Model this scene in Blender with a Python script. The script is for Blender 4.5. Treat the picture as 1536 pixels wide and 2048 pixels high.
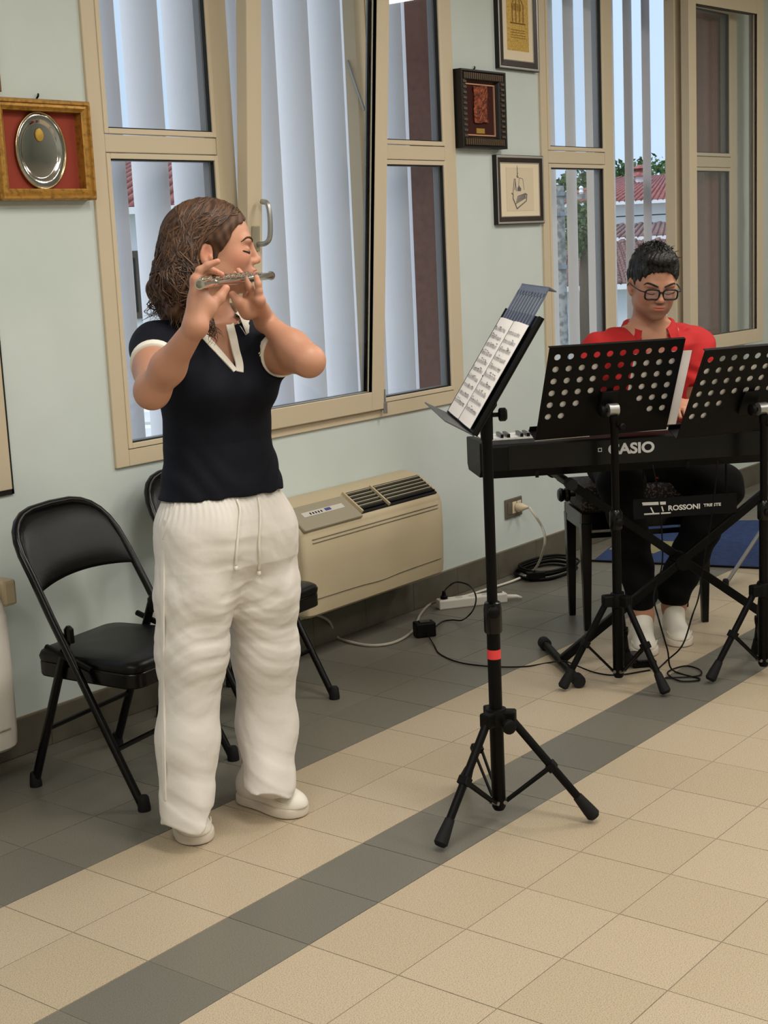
import bpy, bmesh, math, random
import numpy as np
from mathutils import Vector, Matrix
random.seed(7); np.random.seed(7)
for o in list(bpy.data.objects): bpy.data.objects.remove(o)
scene = bpy.context.scene
COL = scene.collection
# ------------------------------------------------------------------ camera
FPX = 2936.55; YAW = .8994848; PIT = .1815578; ROL = -.0461153
T = .26
CAM = np.array([-6.96639361, -9.19835369, 6.09287855]) * T
FW = np.array([math.sin(YAW)*math.cos(PIT), math.cos(YAW)*math.cos(PIT), -math.sin(PIT)])
_r0 = np.array([math.cos(YAW), -math.sin(YAW), 0.]); _u0 = np.cross(_r0, FW)
RT = math.cos(ROL)*_r0 + math.sin(ROL)*_u0
UP = -math.sin(ROL)*_r0 + math.cos(ROL)*_u0
cd = bpy.data.cameras.new('camera'); cam = bpy.data.objects.new('camera', cd); COL.objects.link(cam)
cd.sensor_fit = 'VERTICAL'; cd.sensor_height = 36.0; cd.sensor_width = 27.0; cd.lens = FPX/2048*36.0
cd.clip_start = .05; cd.clip_end = 500
cam.matrix_world = Matrix(((RT[0], UP[0], -FW[0], CAM[0]), (RT[1], UP[1], -FW[1], CAM[1]), (RT[2], UP[2], -FW[2], CAM[2]), (0, 0, 0, 1)))
scene.camera = cam
scene.view_settings.view_transform = 'Standard'; scene.view_settings.look = 'None'
scene.view_settings.gamma = 1.0; scene.view_settings.use_curve_mapping = False
scene.view_settings.exposure = -0.1
# ------------------------------------------------------------------ sky, sun, ceiling lamps
wd = bpy.data.worlds.new('sky'); scene.world = wd; wd.use_nodes = True
bg = wd.node_tree.nodes['Background']; bg.inputs[0].default_value = (.60, .78, 1.0, 1); bg.inputs[1].default_value = 1.12
def area(name, loc, size, power, col, rot=(0, 0, 0)):
    l = bpy.data.lights.new(name, 'AREA'); l.shape = 'RECTANGLE'; l.size = size[0]; l.size_y = size[1]
    l.energy = power; l.color = col
    o = bpy.data.objects.new(name, l); COL.objects.link(o); o.location = loc; o.rotation_euler = rot
    return o
WARM = (1.0, .95, .88)
for i, (lx, ly) in enumerate(((.9, -.75), (3.3, -.75), (5.7, -.75), (.9, -3.0), (3.3, -3.0), (-1.6, -.75), (-1.6, -3.0))):
    area('ceiling_lamp', (lx, ly, 3.08), (.6, 1.2), 41, WARM)
sl = bpy.data.lights.new('sun', 'SUN'); sl.energy = 2.1; sl.angle = .6; sl.color = (1, .97, .93)
so = bpy.data.objects.new('sun', sl); COL.objects.link(so); so.rotation_euler = Vector((-.72, .28, .85)).to_track_quat('Z', 'Y').to_euler()        # hazy sun from the left, outside
# ------------------------------------------------------------------ pixel helpers (frame 1536 x 2048)
def ray(x, y): return RT*(x-768)/FPX + UP*(1024-y)/FPX + FW
def at(x, y, d): return CAM + ray(x, y)*d
def fl(x, y, z=0.):
    d = ray(x, y); return CAM + d*(z-CAM[2])/d[2]
def wl(x, y, Y):
    d = ray(x, y); return CAM + d*(Y-CAM[1])/d[1]
def vz(y, xy):
    a = np.array([xy[0], xy[1], 0.])-CAM; k = (1024-y)/FPX
    return (k*(a@FW)-a@UP)/(UP[2]-k*FW[2])
def topx(P):
    d = np.atleast_2d(np.array(P, float))-CAM; z = d@FW
    return np.stack([768+FPX*(d@RT)/z, 1024-FPX*(d@UP)/z], 1)
# ------------------------------------------------------------------ materials
def lin(c):
    return tuple(((v/255)/12.92 if v/255 <= .04045 else ((v/255+.055)/1.055)**2.4) for v in c)+(1.,)
MATS = {}
def mat(name, rgb, rough=.6, metal=0., spec=.4, noise=None, bump=None, sss=0., coat=0., emit=None, alpha=None):
    """noise=(scale, rgb2, lo, hi), bump=(scale, strength)"""
    if name in MATS: return MATS[name]
    m = bpy.data.materials.new(name); m.use_nodes = True; MATS[name] = m
    nt = m.node_tree; b = nt.nodes['Principled BSDF']
    b.inputs['Base Color'].default_value = lin(rgb); b.inputs['Roughness'].default_value = rough
    b.inputs['Metallic'].default_value = metal; b.inputs['Specular IOR Level'].default_value = spec
    if coat: b.inputs['Coat Weight'].default_value = coat; b.inputs['Coat Roughness'].default_value = .15
    if sss:
        b.inputs['Subsurface Weight'].default_value = sss; b.inputs['Subsurface Radius'].default_value = (.012, .005, .003)
        b.inputs['Subsurface Scale'].default_value = 1.0
    tc = None
    if noise or bump:
        tc = nt.nodes.new('ShaderNodeTexCoord')
    if noise:
        n = nt.nodes.new('ShaderNodeTexNoise'); n.inputs['Scale'].default_value = noise[0]; n.inputs['Detail'].default_value = 3
        nt.links.new(tc.outputs['Object'], n.inputs['Vector'])
        r = nt.nodes.new('ShaderNodeValToRGB'); r.color_ramp.elements[0].position = noise[2]; r.color_ramp.elements[1].position = noise[3]
        r.color_ramp.elements[0].color = lin(rgb); r.color_ramp.elements[1].color = lin(noise[1])
        nt.links.new(n.outputs['Fac'], r.inputs[0]); nt.links.new(r.outputs[0], b.inputs['Base Color'])
    if bump:
        n2 = nt.nodes.new('ShaderNodeTexNoise'); n2.inputs['Scale'].default_value = bump[0]; n2.inputs['Detail'].default_value = 4
        nt.links.new(tc.outputs['Object'], n2.inputs['Vector'])
        bp = nt.nodes.new('ShaderNodeBump'); bp.inputs['Strength'].default_value = bump[1]; bp.inputs['Distance'].default_value = .004
        nt.links.new(n2.outputs['Fac'], bp.inputs['Height']); nt.links.new(bp.outputs[0], b.inputs['Normal'])
    if emit:
        b.inputs['Emission Color'].default_value = lin(rgb); b.inputs['Emission Strength'].default_value = emit
    return m
def glass_mat(name, tint=(.99, .995, .995), refl=.06):
    m = bpy.data.materials.new(name); m.use_nodes = True; MATS[name] = m; nt = m.node_tree
    nt.nodes.remove(nt.nodes['Principled BSDF']); out = nt.nodes['Material Output']
    t = nt.nodes.new('ShaderNodeBsdfTransparent'); t.inputs[0].default_value = (*tint, 1)
    g = nt.nodes.new('ShaderNodeBsdfGlossy'); g.inputs['Roughness'].default_value = .02; g.inputs[0].default_value = (.95, .97, 1, 1)
    fr = nt.nodes.new('ShaderNodeFresnel'); fr.inputs[0].default_value = 1.5
    mx = nt.nodes.new('ShaderNodeMixShader')
    ge = nt.nodes.new('ShaderNodeNewGeometry'); mi = nt.nodes.new('ShaderNodeMix'); mi.data_type = 'FLOAT'
    mi.inputs[2].default_value = 1.5; mi.inputs[3].default_value = 1/1.5      # same reflectance from both faces of the pane
    nt.links.new(ge.outputs['Backfacing'], mi.inputs[0]); nt.links.new(mi.outputs[0], fr.inputs[0])
    nt.links.new(fr.outputs[0], mx.inputs[0]); nt.links.new(t.outputs[0], mx.inputs[1]); nt.links.new(g.outputs[0], mx.inputs[2])
    nt.links.new(mx.outputs[0], out.inputs[0]); return m
mat('wall', (205, 214, 210), .85, noise=(2.5, (197, 207, 202), .35, .7), bump=(9, .12))
mat('ceiling', (225, 222, 214), .9)
mat('frame_beige', (204, 189, 162), .45, bump=(60, .03))
mat('bead_beige', (208, 193, 166), .45)
mat('gasket', (14, 14, 14), .6)
mat('spacer', (140, 142, 145), .4, metal=.4)
glass_mat('glass')
mat('alu', (176, 176, 172), .35, metal=.8)
mat('steel', (150, 150, 150), .3, metal=1)
mat('louver', (244, 245, 250), .55)
_nt = MATS['louver'].node_tree; _tr = _nt.nodes.new('ShaderNodeBsdfTranslucent'); _tr.inputs[0].default_value = (.86, .88, .95, 1)
_mx = _nt.nodes.new('ShaderNodeMixShader'); _mx.inputs[0].default_value = .15                     # thin translucent blades
_nt.links.new(_nt.nodes['Principled BSDF'].outputs[0], _mx.inputs[1]); _nt.links.new(_tr.outputs[0], _mx.inputs[2]); _nt.links.new(_mx.outputs[0], _nt.nodes['Material Output'].inputs[0])
mat('maroon', (136, 92, 86), .8, noise=(30, (118, 78, 72), .3, .7))
mat('tile_beige', (186, 170, 145), .42, noise=(380, (118, 104, 84), .47, .74))
mat('tile_beige_b', (182, 166, 140), .42, noise=(380, (114, 100, 80), .47, .74))
mat('tile_dark', (116, 112, 101), .38, noise=(380, (72, 68, 60), .47, .76))
mat('tile_dark_b', (110, 107, 97), .38, noise=(380, (68, 65, 58), .47, .76))
mat('grout', (136, 127, 111), .9)
mat('skirting', (98, 93, 80), .5, noise=(14, (87, 82, 70), .3, .7))
mat('skirting_edge', (140, 126, 104), .6)
mat('black_metal', (5, 5, 5), .45, spec=.14)
mat('black_gloss', (5, 5, 5), .24, spec=.3)
mat('black_plastic', (7, 7, 7), .5, spec=.16)
mat('black_matte', (5, 5, 6), .75, spec=.2)
mat('vinyl_black', (6, 6, 7), .36, spec=.25, bump=(260, .1))
mat('rubber', (18, 18, 19), .7, spec=.25)
mat('red_tape', (226, 64, 66), .5)
mat('paper', (240, 236, 232), .8)
mat('ink', (40, 38, 40), .9); mat('ink_soft', (112, 108, 112), .9)
mat('white_plastic', (228, 224, 214), .4)
mat('white_cable', (214, 208, 194), .5)
mat('grey_cable', (160, 154, 142), .5)
mat('ac_cream', (190, 175, 145), .45, noise=(1.6, (182, 166, 134), .4, .75))
mat('ac_white', (222, 216, 206), .45)
mat('ac_grey', (150, 143, 122), .5)
mat('ac_label', (196, 192, 184), .5)
# ------------------------------------------------------------------ builders
WL = {}
class MB:
    def __init__(s): s.v = []; s.f = []
    def add(s, V, Fc):
        n = len(s.v); s.v += [tuple(map(float, p)) for p in V]; s.f += [tuple(i+n for i in q) for q in Fc]; return s
    def box(s, lo, hi):
        x0, y0, z0 = lo; x1, y1, z1 = hi
        return s.add([(x0,y0,z0),(x1,y0,z0),(x1,y1,z0),(x0,y1,z0),(x0,y0,z1),(x1,y0,z1),(x1,y1,z1),(x0,y1,z1)],
                     [(0,3,2,1),(4,5,6,7),(0,1,5,4),(1,2,6,5),(2,3,7,6),(3,0,4,7)])
    def obox(s, c, ax, ay, az):
        """centre and three half-extent vectors"""
        c, ax, ay, az = map(np.array, (c, ax, ay, az))
        V = [c+sx*ax+sy*ay+sz*az for sz in (-1, 1) for sx, sy in ((-1,-1),(1,-1),(1,1),(-1,1))]
        return s.add(V, [(0,3,2,1),(4,5,6,7),(0,1,5,4),(1,2,6,5),(2,3,7,6),(3,0,4,7)])
    def tube(s, pts, r, n=10, caps=True, flat=None):
        pts = [np.array(p, float) for p in pts]; m = len(pts)
        rs = r if hasattr(r, '__len__') else [r]*m
        t0 = pts[1]-pts[0]; t0 /= np.linalg.norm(t0)
        ref = np.array([0, 0, 1.]) if abs(t0[2]) < .9 else np.array([1., 0, 0])
        a = np.cross(t0, ref); a /= np.linalg.norm(a)
        V = []; Fc = []
        for i in range(m):
            t = (pts[min(i+1, m-1)]-pts[max(i-1, 0)]); t /= max(np.linalg.norm(t), 1e-9)
            a = a-t*(a@t); a /= np.linalg.norm(a); b = np.cross(t, a)
            for k in range(n):
                th = 2*math.pi*k/n
                V.append(pts[i]+rs[i]*(math.cos(th)*a+math.sin(th)*b))
        for i in range(m-1):
            for k in range(n):
                Fc.append((i*n+k, i*n+(k+1) % n, (i+1)*n+(k+1) % n, (i+1)*n+k))
        if caps:
            Fc.append(tuple(range(n-1, -1, -1))); Fc.append(tuple((m-1)*n+k for k in range(n)))
        return s.add(V, Fc)
    def cyl(s, p0, p1, r0, r1=None, n=14): return s.tube([p0, p1], [r0, r0 if r1 is None else r1], n)
    def lathe(s, prof, c, axis=(0, 0, 1), n=20):
        """prof: list of (r, h) along the axis"""
        c = np.array(c, float); t = np.array(axis, float); t /= np.linalg.norm(t)
        return s.tube([c+t*h for r, h in prof], [r for r, h in prof], n) if all(prof[i][1] != prof[i+1][1] for i in range(len(prof)-1)) else s._lathe(prof, c, t, n)
    def _lathe(s, prof, c, t, n):
        ref = np.array([0, 0, 1.]) if abs(t[2]) < .9 else np.array([1., 0, 0])
        a = np.cross(t, ref); a /= np.linalg.norm(a); b = np.cross(t, a); V = []; Fc = []; m = len(prof)
        for r, h in prof:
            for k in range(n):
                th = 2*math.pi*k/n; V.append(c+t*h+r*(math.cos(th)*a+math.sin(th)*b))
        for i in range(m-1):
            for k in range(n): Fc.append((i*n+k, i*n+(k+1) % n, (i+1)*n+(k+1) % n, (i+1)*n+k))
        Fc.append(tuple(range(n-1, -1, -1))); Fc.append(tuple((m-1)*n+k for k in range(n)))
        return s.add(V, Fc)
    def prism(s, poly, d):
        """poly: list of 3d points, d: extrusion vector"""
        n = len(poly); d = np.array(d, float); P = [np.array(p, float) for p in poly]
        return s.add(P+[p+d for p in P], [tuple(range(n-1, -1, -1)), tuple(range(n, 2*n))]+[(i, (i+1) % n, n+(i+1) % n, n+i) for i in range(n)])
    def build(s, name, m, parent=None, smooth=False, bevel=0., mod=None):
        me = bpy.data.meshes.new(name); L = WL.get(parent, (0, 0, 0)) if parent is None else WL.get(parent.name, (0, 0, 0))
        me.from_pydata([(p[0]-L[0], p[1]-L[1], p[2]-L[2]) for p in s.v], [], s.f); me.update()
        bm = bmesh.new(); bm.from_mesh(me); bmesh.ops.recalc_face_normals(bm, faces=bm.faces); bm.to_mesh(me); bm.free()
        me.materials.append(MATS[m] if isinstance(m, str) else m)
        o = bpy.data.objects.new(name, me); COL.objects.link(o)
        if parent is not None: o.parent = parent; WL[o.name] = L
        else: WL[o.name] = (0, 0, 0)
        if smooth:
            for p in me.polygons: p.use_smooth = True
            if smooth == 'auto': me.set_sharp_from_angle(angle=math.radians(40))
        if bevel:
            b = o.modifiers.new('bevel', 'BEVEL'); b.width = bevel; b.segments = 2; b.limit_method = 'ANGLE'; b.angle_limit = .6
        return o
def thing(name, label, cat, loc=(0, 0, 0), group=None, parent=None, kind=None):
    o = bpy.data.objects.new(name, None); COL.objects.link(o); o.empty_display_size = .1
    L = np.array(loc, float)
    if parent is not None:
        o.parent = parent; o.location = L-np.array(WL[parent.name])
    else: o.location = L
    WL[o.name] = tuple(L)
    if label: o['label'] = label
    if cat: o['category'] = cat
    if group: o['group'] = group
    if kind: o['kind'] = kind
    return o
def tag(o, label=None, cat=None, group=None, kind=None):
    if label: o['label'] = label
    if cat: o['category'] = cat
    if group: o['group'] = group
    if kind: o['kind'] = kind
    return o
def smoothpts(pts, n=8):
    """Catmull-Rom through points"""
    P = [np.array(p, float) for p in pts]; P = [2*P[0]-P[1]]+P+[2*P[-1]-P[-2]]; out = []
    for i in range(1, len(P)-2):
        for k in range(n):
            t = k/n; a, b, c, d = P[i-1], P[i], P[i+1], P[i+2]
            out.append(.5*((2*b)+(-a+c)*t+(2*a-5*b+4*c-d)*t*t+(-a+3*b-3*c+d)*t**3))
    out.append(P[-2]); return out
def text_mesh(name, body, size, org, xdir, updir, m, parent, bold=0., xs=1.0, ext=.0006):
    cu = bpy.data.curves.new(name, 'FONT'); cu.body = body; cu.size = size; cu.offset = bold; cu.extrude = ext
    cu.align_x = 'CENTER'; cu.align_y = 'CENTER'
    tmp = bpy.data.objects.new(name+'_tmp', cu); COL.objects.link(tmp)
    bpy.context.view_layer.update()
    dg = bpy.context.evaluated_depsgraph_get(); me = bpy.data.meshes.new_from_object(tmp.evaluated_get(dg))
    bpy.data.objects.remove(tmp)
    X = np.array(xdir, float); X /= np.linalg.norm(X); U = np.array(updir, float); U -= X*(X@U); U /= np.linalg.norm(U); N = np.cross(X, U)
    L = np.array(WL[parent.name]); o3 = np.array(org, float)
    for v in me.vertices:
        c = v.co; v.co = Vector(o3+X*c.x*xs+U*c.y+N*c.z-L)
    me.materials.clear(); me.materials.append(MATS[m])
    o = bpy.data.objects.new(name, me); COL.objects.link(o); o.parent = parent; WL[o.name] = tuple(L); return o
# ================================================================== THE ROOM
WY = 1.40                                   # inner face of the window wall
RX0, RX1, RY0, RZ = -4.2, 8.6, -5.6, 3.15
# floor: base (grout) with the tiles as parts
fb = MB(); fb.box((RX0, RY0, -.12), (RX1, WY+.24, -.0012)); floor = tag(fb.build('floor', 'grout'), kind='structure')
gap = .0013
def tile_me(name, w, d, m):
    b = MB(); b.box((gap, gap, -.004), (w-gap, d-gap, 0)); me = bpy.data.meshes.new(name)
    me.from_pydata(b.v, [], b.f); me.update(); me.materials.append(MATS[m]); return me
TM = {k: tile_me('tile', T, T, k) for k in ('tile_beige', 'tile_beige_b', 'tile_dark', 'tile_dark_b')}
TMe = {k: tile_me('tile', T, WY-5*T, k) for k in ('tile_dark', 'tile_dark_b')}
cand = []; rest = {'tile_beige': MB(), 'tile_dark': MB()}
for i in range(-16, 34):
    for j in range(-6, 22):                 # row j spans y in [-(j+1)T, -jT]
        y0 = -(j+1)*T; x0 = i*T
        if y0 < RY0 or x0 < RX0 or x0+T > RX1: continue
        dark = (j == 0) or j < -2
        cx, cy = x0+T/2, y0+T/2
        p = np.array([cx, min(cy, WY-.03), 0.]); dep = (p-CAM)@FW; q = topx(p)[0]
        vis = dep > .5 and -90 < q[0] < 1626 and -90 < q[1] < 2200
        cand.append((dep if vis else 99+abs(cx)+abs(cy), i, j, dark, vis))
cand.sort()
nt = 0
for dep, i, j, dark, vis in cand:
    rnd = random.random() < .5
    k = ('tile_dark' if rnd else 'tile_dark_b') if dark else ('tile_beige' if rnd else 'tile_beige_b')
    if vis and nt < 296:
        o = bpy.data.objects.new('tile', (TMe if j == -6 else TM)[k]); COL.objects.link(o); o.parent = floor
        o.location = (i*T, -(j+1)*T, random.uniform(-.0003, .0003)); nt += 1
    else:
        kk = 'tile_dark' if dark else 'tile_beige'
        rest[kk].box((i*T+gap, -(j+1)*T+gap, -.004), ((i+1)*T-gap, min(WY, -j*T)-gap, 0))
for k, b in rest.items():
    tag(b.build('tile_field', k, floor), kind='stuff')
# window openings in the back wall
W1 = (1.50, 3.565); W2 = (4.27, 6.41); W0 = (-1.05, 1.062); WZ0, WZ1 = .868, 2.86
def wall_with_holes(name, y0, y1, m, z0, z1, holes, x0, x1):
    b = MB(); xs = x0
    for (a, c) in holes:
        b.box((xs, y0, z0), (a, y1, z1)); b.box((a, y0, z0), (c, y1, WZ0+.02)); b.box((a, y0, WZ1-.02), (c, y1, z1)); xs = c
    b.box((xs, y0, z0), (x1, y1, z1)); return b.build(name, m)
ins = .03
holes = [(W0[0]+ins, W0[1]-ins), (W1[0]+ins, W1[1]-ins), (W2[0]+ins, W2[1]-ins)]
tag(wall_with_holes('wall_back', WY, WY+.06, 'wall', -.1, RZ, holes, RX0, RX1), kind='structure')
tag(MB().box((RX1, RY0, -.1), (RX1+.15, WY+.2, RZ)).build('wall_right', 'wall'), kind='structure')
tag(MB().box((RX0-.15, RY0, -.1), (RX0, WY+.2, RZ)).build('wall_left', 'wall'), kind='structure')
tag(MB().box((RX0-.15, RY0-.15, -.1), (RX1+.15, RY0, RZ)).build('wall_front', 'wall'), kind='structure')
tag(MB().box((RX0-.15, RY0-.15, RZ), (RX1+.15, WY+.2, RZ+.2)).build('ceiling', 'ceiling'), kind='structure')
# baseboard of skirting tiles
bbm = MB().box((RX0, WY-.006, 0), (RX1, WY, .126)); bb = tag(bbm.build('baseboard_back', 'skirting_edge'), kind='structure')
x = RX0
while x < RX1:
    w = .333; MB().box((x+.0008, WY-.013, .001), (min(x+w, RX1)-.0008, WY-.004, .124)).build('skirting_tile', 'skirting', bb, bevel=.002); x += w
# ------------------------------------------------------------------ windows
FY = WY-.012                                # room face of the frames
GY = WY+.006                                # glass plane
def pane_unit(par, x0, x1, z0, z1, gy=GY, fy=FY):
    """glass with gasket in front of it and spacer behind; x0..z1 is the clear glass"""
    MB().box((x0-.012, gy, z0-.012), (x1+.012, gy+.006, z1+.012)).build('pane', 'glass', par)
    g = MB(); s = MB(); t = .004
    for bld, ya, yb in ((g, fy+.003, gy-.0005), (s, gy+.0065, gy+.035)):
        bld.box((x0-t, ya, z0), (x0, yb, z1)); bld.box((x1, ya, z0), (x1+t, yb, z1))
        bld.box((x0-t, ya, z0-t), (x1+t, yb, z0)); bld.box((x0-t, ya, z1), (x1+t, yb, z1+t))
    g.build('gasket', 'gasket', par); s.build('spacer', 'spacer', par)
def beads(par, x0, x1, z0, z1, w=.022):
    b = MB(); t = .004
    b.box((x0-w, FY-.004, z0-w), (x0-t, GY, z1+w)); b.box((x1+t, FY-.004, z0-w), (x1+w, GY, z1+w))
    b.build('bead', 'bead_beige', par, bevel=.002)
    b = MB(); b.box((x0-t, FY-.004, z0-w), (x1+t, GY, z0-t)); b.box((x0-t, FY-.004, z1+t), (x1+t, GY, z1+w))
    b.build('bead', 'bead_beige', par, bevel=.002)
def frame_bar(par, name, lo, hi): return MB().box(lo, hi).build(name, 'frame_beige', par, bevel=.003)
def window(name, X, xl, xr, m1, m2, z0=WZ0, z1=WZ1):
    """X outer, xl/xr = (x0, x1) glass of the side lights, m1/m2 = mullions"""
    w = thing(name, None, None, (X[0], WY, z0), kind='structure')
    y1 = WY+.05
    frame_bar(w, 'frame', (X[0], FY, z0), (xl[0]-.02, y1, z1)); frame_bar(w, 'frame', (xr[1]+.02, FY, z0), (X[1], y1, z1))
    frame_bar(w, 'frame', (xl[0]-.02, FY, z0), (xr[1]+.02, y1, z0+.058)); frame_bar(w, 'frame', (xl[0]-.02, FY, z1-.07), (xr[1]+.02, y1, z1))
    frame_bar(w, 'mullion', (m1[0], FY, z0+.058), (m1[1], y1, z1-.07)); frame_bar(w, 'mullion', (m2[0], FY, z0+.058), (m2[1], y1, z1-.07))
    for (a, b) in (xl, xr):
        frame_bar(w, 'transom', (a-.02, FY, 1.918), (b+.02, y1, 1.975))
        for (za, zb) in ((z0+.082, 1.893), (2.0, z1-.095)):
            pane_unit(w, a, b, za, zb); beads(w, a, b, za, zb)
    return w
win1 = window('window_1', W1, (1.58, 2.062), (2.995, 3.462), (2.085, 2.175), (2.905, 2.972))
win2 = window('window_2', W2, (4.345, 4.842), (5.80, 6.305), (4.865, 4.955), (5.63, 5.777))
win0 = window('window_3', W0, (-.97, -.47), (.46, .967), (-.45, -.36), (.35, .44))
# dark gap round the edge of the leftmost window
db = MB(); db.box((1.062, FY+.004, .852), (1.070, WY, WZ1)); db.box((W0[0], FY+.004, .852), (1.07, WY, .868)); db.build('seal', 'gasket', win0)
def sash_parts(s, x0, x1, z0, z1, ya, yb, st=.078):
    frame_bar(s, 'stile', (x0, ya, z0), (x0+st, yb, z1)); frame_bar(s, 'stile', (x1-st, ya, z0), (x1, yb, z1))
    frame_bar(s, 'rail', (x0+st, ya, z0), (x1-st, yb, z0+st)); frame_bar(s, 'rail', (x0+st, ya, z1-st), (x1-st, yb, z1))
    pane_unit(s, x0+st, x1-st, z0+st, z1-st, gy=ya+.02, fy=ya)
SY = FY-.024
sash = thing('sash', None, None, (2.545, SY, .928), parent=win1)
sash_parts(sash, 2.135, 2.95, .905, 2.84, SY, SY+.05)
hb = MB().box((2.152, SY-.008, 1.575), (2.192, SY, 1.665)); hb.build('handle_plate', 'ac_grey', sash, bevel=.003)
hp = smoothpts([(2.18, SY-.005, 1.60), (2.18, SY-.045, 1.605), (2.185, SY-.062, 1.63), (2.185, SY-.062, 1.70), (2.185, SY-.05, 1.745), (2.185, SY-.022, 1.752)], 5)
hb = MB(); hb.tube(hp, .0095, 8); hb.build('handle', 'alu', sash, smooth=True)
sash.rotation_euler = (math.radians(4.3), 0, 0)
hm = MB(); hm.box((2.952, FY-.02, .90), (2.968, FY, .985)); hm.tube([(2.96, FY-.022, .885), (2.96, FY-.022, .93)], .009, 8); hm.build('hinge', 'alu', win1)
sm = MB(); sm.tube([(2.90, WY+.03, 2.3), (2.88, WY-.06, 2.1)], .006, 6); sm.build('stay_arm', 'alu', win1)
# window 2: the middle sash stands open, folded back against the right light
sash2 = thing('sash', None, None, (5.645, SY-.03, .905), parent=win2)
sash_parts(sash2, 5.645, 6.48, .905, 2.84, SY-.055, SY-.005)
lk = MB(); lk.box((6.48, SY-.042, 1.62), (6.486, SY-.018, 1.80)); lk.tube([(6.49, SY-.03, 1.66), (6.49, SY-.03, 1.72)], .008, 6); lk.box((6.48, SY-.04, 1.0), (6.486, SY-.02, 1.1)); lk.build('lock', 'black_metal', sash2)
sash2.rotation_euler = (0, 0, math.radians(-4.0))
# ------------------------------------------------------------------ exterior louvres and piers
def fin(cx, cy, ang, w, th=.016, z0=.55, z1=3.3):
    b = MB(); n = 8; ca, sa = math.cos(ang), math.sin(ang); poly = []
    for k in range(n+1):
        t = -1+2*k/n; poly.append((t*w/2, th/2*(1-t*t)**.5*1.0+.0008))
    poly += [(p[0], -p[1]) for p in reversed(poly)]
    return b.prism([(cx+p[0]*ca-p[1]*sa, cy+p[0]*sa+p[1]*ca, z0) for p in poly], (0, 0, z1-z0))
def louvre(name, label, xs, cy, ang, w, x0, x1, group):
    t = thing(name, label, 'louvre', (xs[0], cy, .5), group=group)
    for x in xs: fin(x, cy, ang, w).build('slat', 'louver', t, smooth='auto')
    MB().box((x0, cy-.05, .47), (x1, cy+.05, .55)).build('rail', 'alu', t); MB().box((x0, cy-.05, 3.3), (x1, cy+.05, 3.38)).build('rail', 'alu', t)
    return t
louvre('sun_louvre', 'white vertical sun louvre slats outside the window behind the flute player', [1.66+.209*k for k in range(12)], 1.735, math.radians(93), .185, 1.4, 4.0, 'sun louvres outside the windows')
x2 = wl(1135, 0, 1.735)[0]
louvre('sun_louvre', 'white vertical sun louvre slats outside the window behind the pianist', [x2+.2115*k for k in range(-2, 5)], 1.735, math.radians(14), .19, 4.2, 6.15, 'sun louvres outside the windows')
louvre('sun_louvre', 'white vertical sun louvre slats outside the window cut off at the left edge', [-.95+.209*k for k in range(10)], 1.735, math.radians(93), .185, -1.05, 1.1, 'sun louvres outside the windows')
for i, (a, b) in enumerate(((3.535, 4.30), (6.13, 8.7), (1.032, 1.53), (-4.2, -1.02))):
    tag(MB().box((a, WY+.06, -3.6), (b, 1.69 if i == 1 else WY+.215, 3.6)).build('wall_exterior' if i == 0 else 'wall_exterior_%d' % (i+1), 'maroon'), kind='structure')
# ================================================================== PICTURES ON THE WALL
mat('gold_frame', (176, 130, 56), .4, metal=.35, noise=(60, (120, 84, 30), .45, .75))
mat('gold_dark', (112, 78, 28), .5, metal=.3)
mat('red_velvet', (146, 62, 46), .95)
mat('silver', (190, 188, 184), .12, metal=1.0)
mat('silver_rim', (198, 176, 138), .2, metal=1.0)
mat('gold_badge', (186, 150, 66), .4, metal=.6)
mat('wood_dark', (44, 30, 24), .4)
mat('wood_black', (24, 20, 18), .4)
mat('bronze_bead', (92, 76, 58), .45, metal=.3)
mat('maroon_velvet', (58, 20, 15), .95)
mat('copper', (150, 78, 48), .45, metal=.5, noise=(60, (92, 42, 26), .4, .65), bump=(90, .9))
mat('pink_mat', (190, 140, 112), .8)
mat('mount_cream', (226, 212, 184), .85)
mat('etching_paper', (214, 200, 172), .85)
mat('gold_leaf', (206, 170, 84), .45, metal=.35, noise=(120, (170, 132, 54), .4, .7))
mat('gold_line', (140, 104, 40), .6)
mat('silver_line', (180, 176, 170), .35, metal=.5)
def frame4(b, x0, x1, z0, z1, w, ya, yb):
    b.box((x0, ya, z0), (x0+w, yb, z1)); b.box((x1-w, ya, z0), (x1, yb, z1))
    b.box((x0+w, ya, z0), (x1-w, yb, z0+w)); b.box((x0+w, ya, z1-w), (x1-w, yb, z1)); return b
def mitred(b, x0, x1, z0, z1, prof):
    """prof: list of (inset, y) - a moulding swept round the rectangle with mitred corners"""
    V = []; F = []
    for (i, y) in prof: V += [(x0+i, y, z0+i), (x1-i, y, z0+i), (x1-i, y, z1-i), (x0+i, y, z1-i)]
    for k in range(len(prof)-1):
        for c in range(4): F.append((4*k+c, 4*k+(c+1) % 4, 4*k+4+(c+1) % 4, 4*k+4+c))
    return b.add(V, F)
def hook(par, x, z, Y=WY):
    MB().tube([(x-.004, Y-.002, z+.002), (x-.002, Y-.012, z+.014), (x+.003, Y-.006, z+.02)], .003, 6).build('hook', 'black_metal', par)
def ellipse_dish(b, c, a, bz, prof, n=40):
    """dish facing -y; prof list of (scale, y offset towards room)"""
    V = []; F = []
    for (s, y) in prof:
        for k in range(n):
            th = 2*math.pi*k/n; V.append((c[0]+a*s*math.cos(th), c[1]-y, c[2]+bz*s*math.sin(th)))
    for i in range(len(prof)-1):
        for k in range(n): F.append((i*n+k, i*n+(k+1) % n, (i+1)*n+(k+1) % n, (i+1)*n+k))
    F.append(tuple((len(prof)-1)*n+k for k in range(n))); return b.add(V, F)
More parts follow.
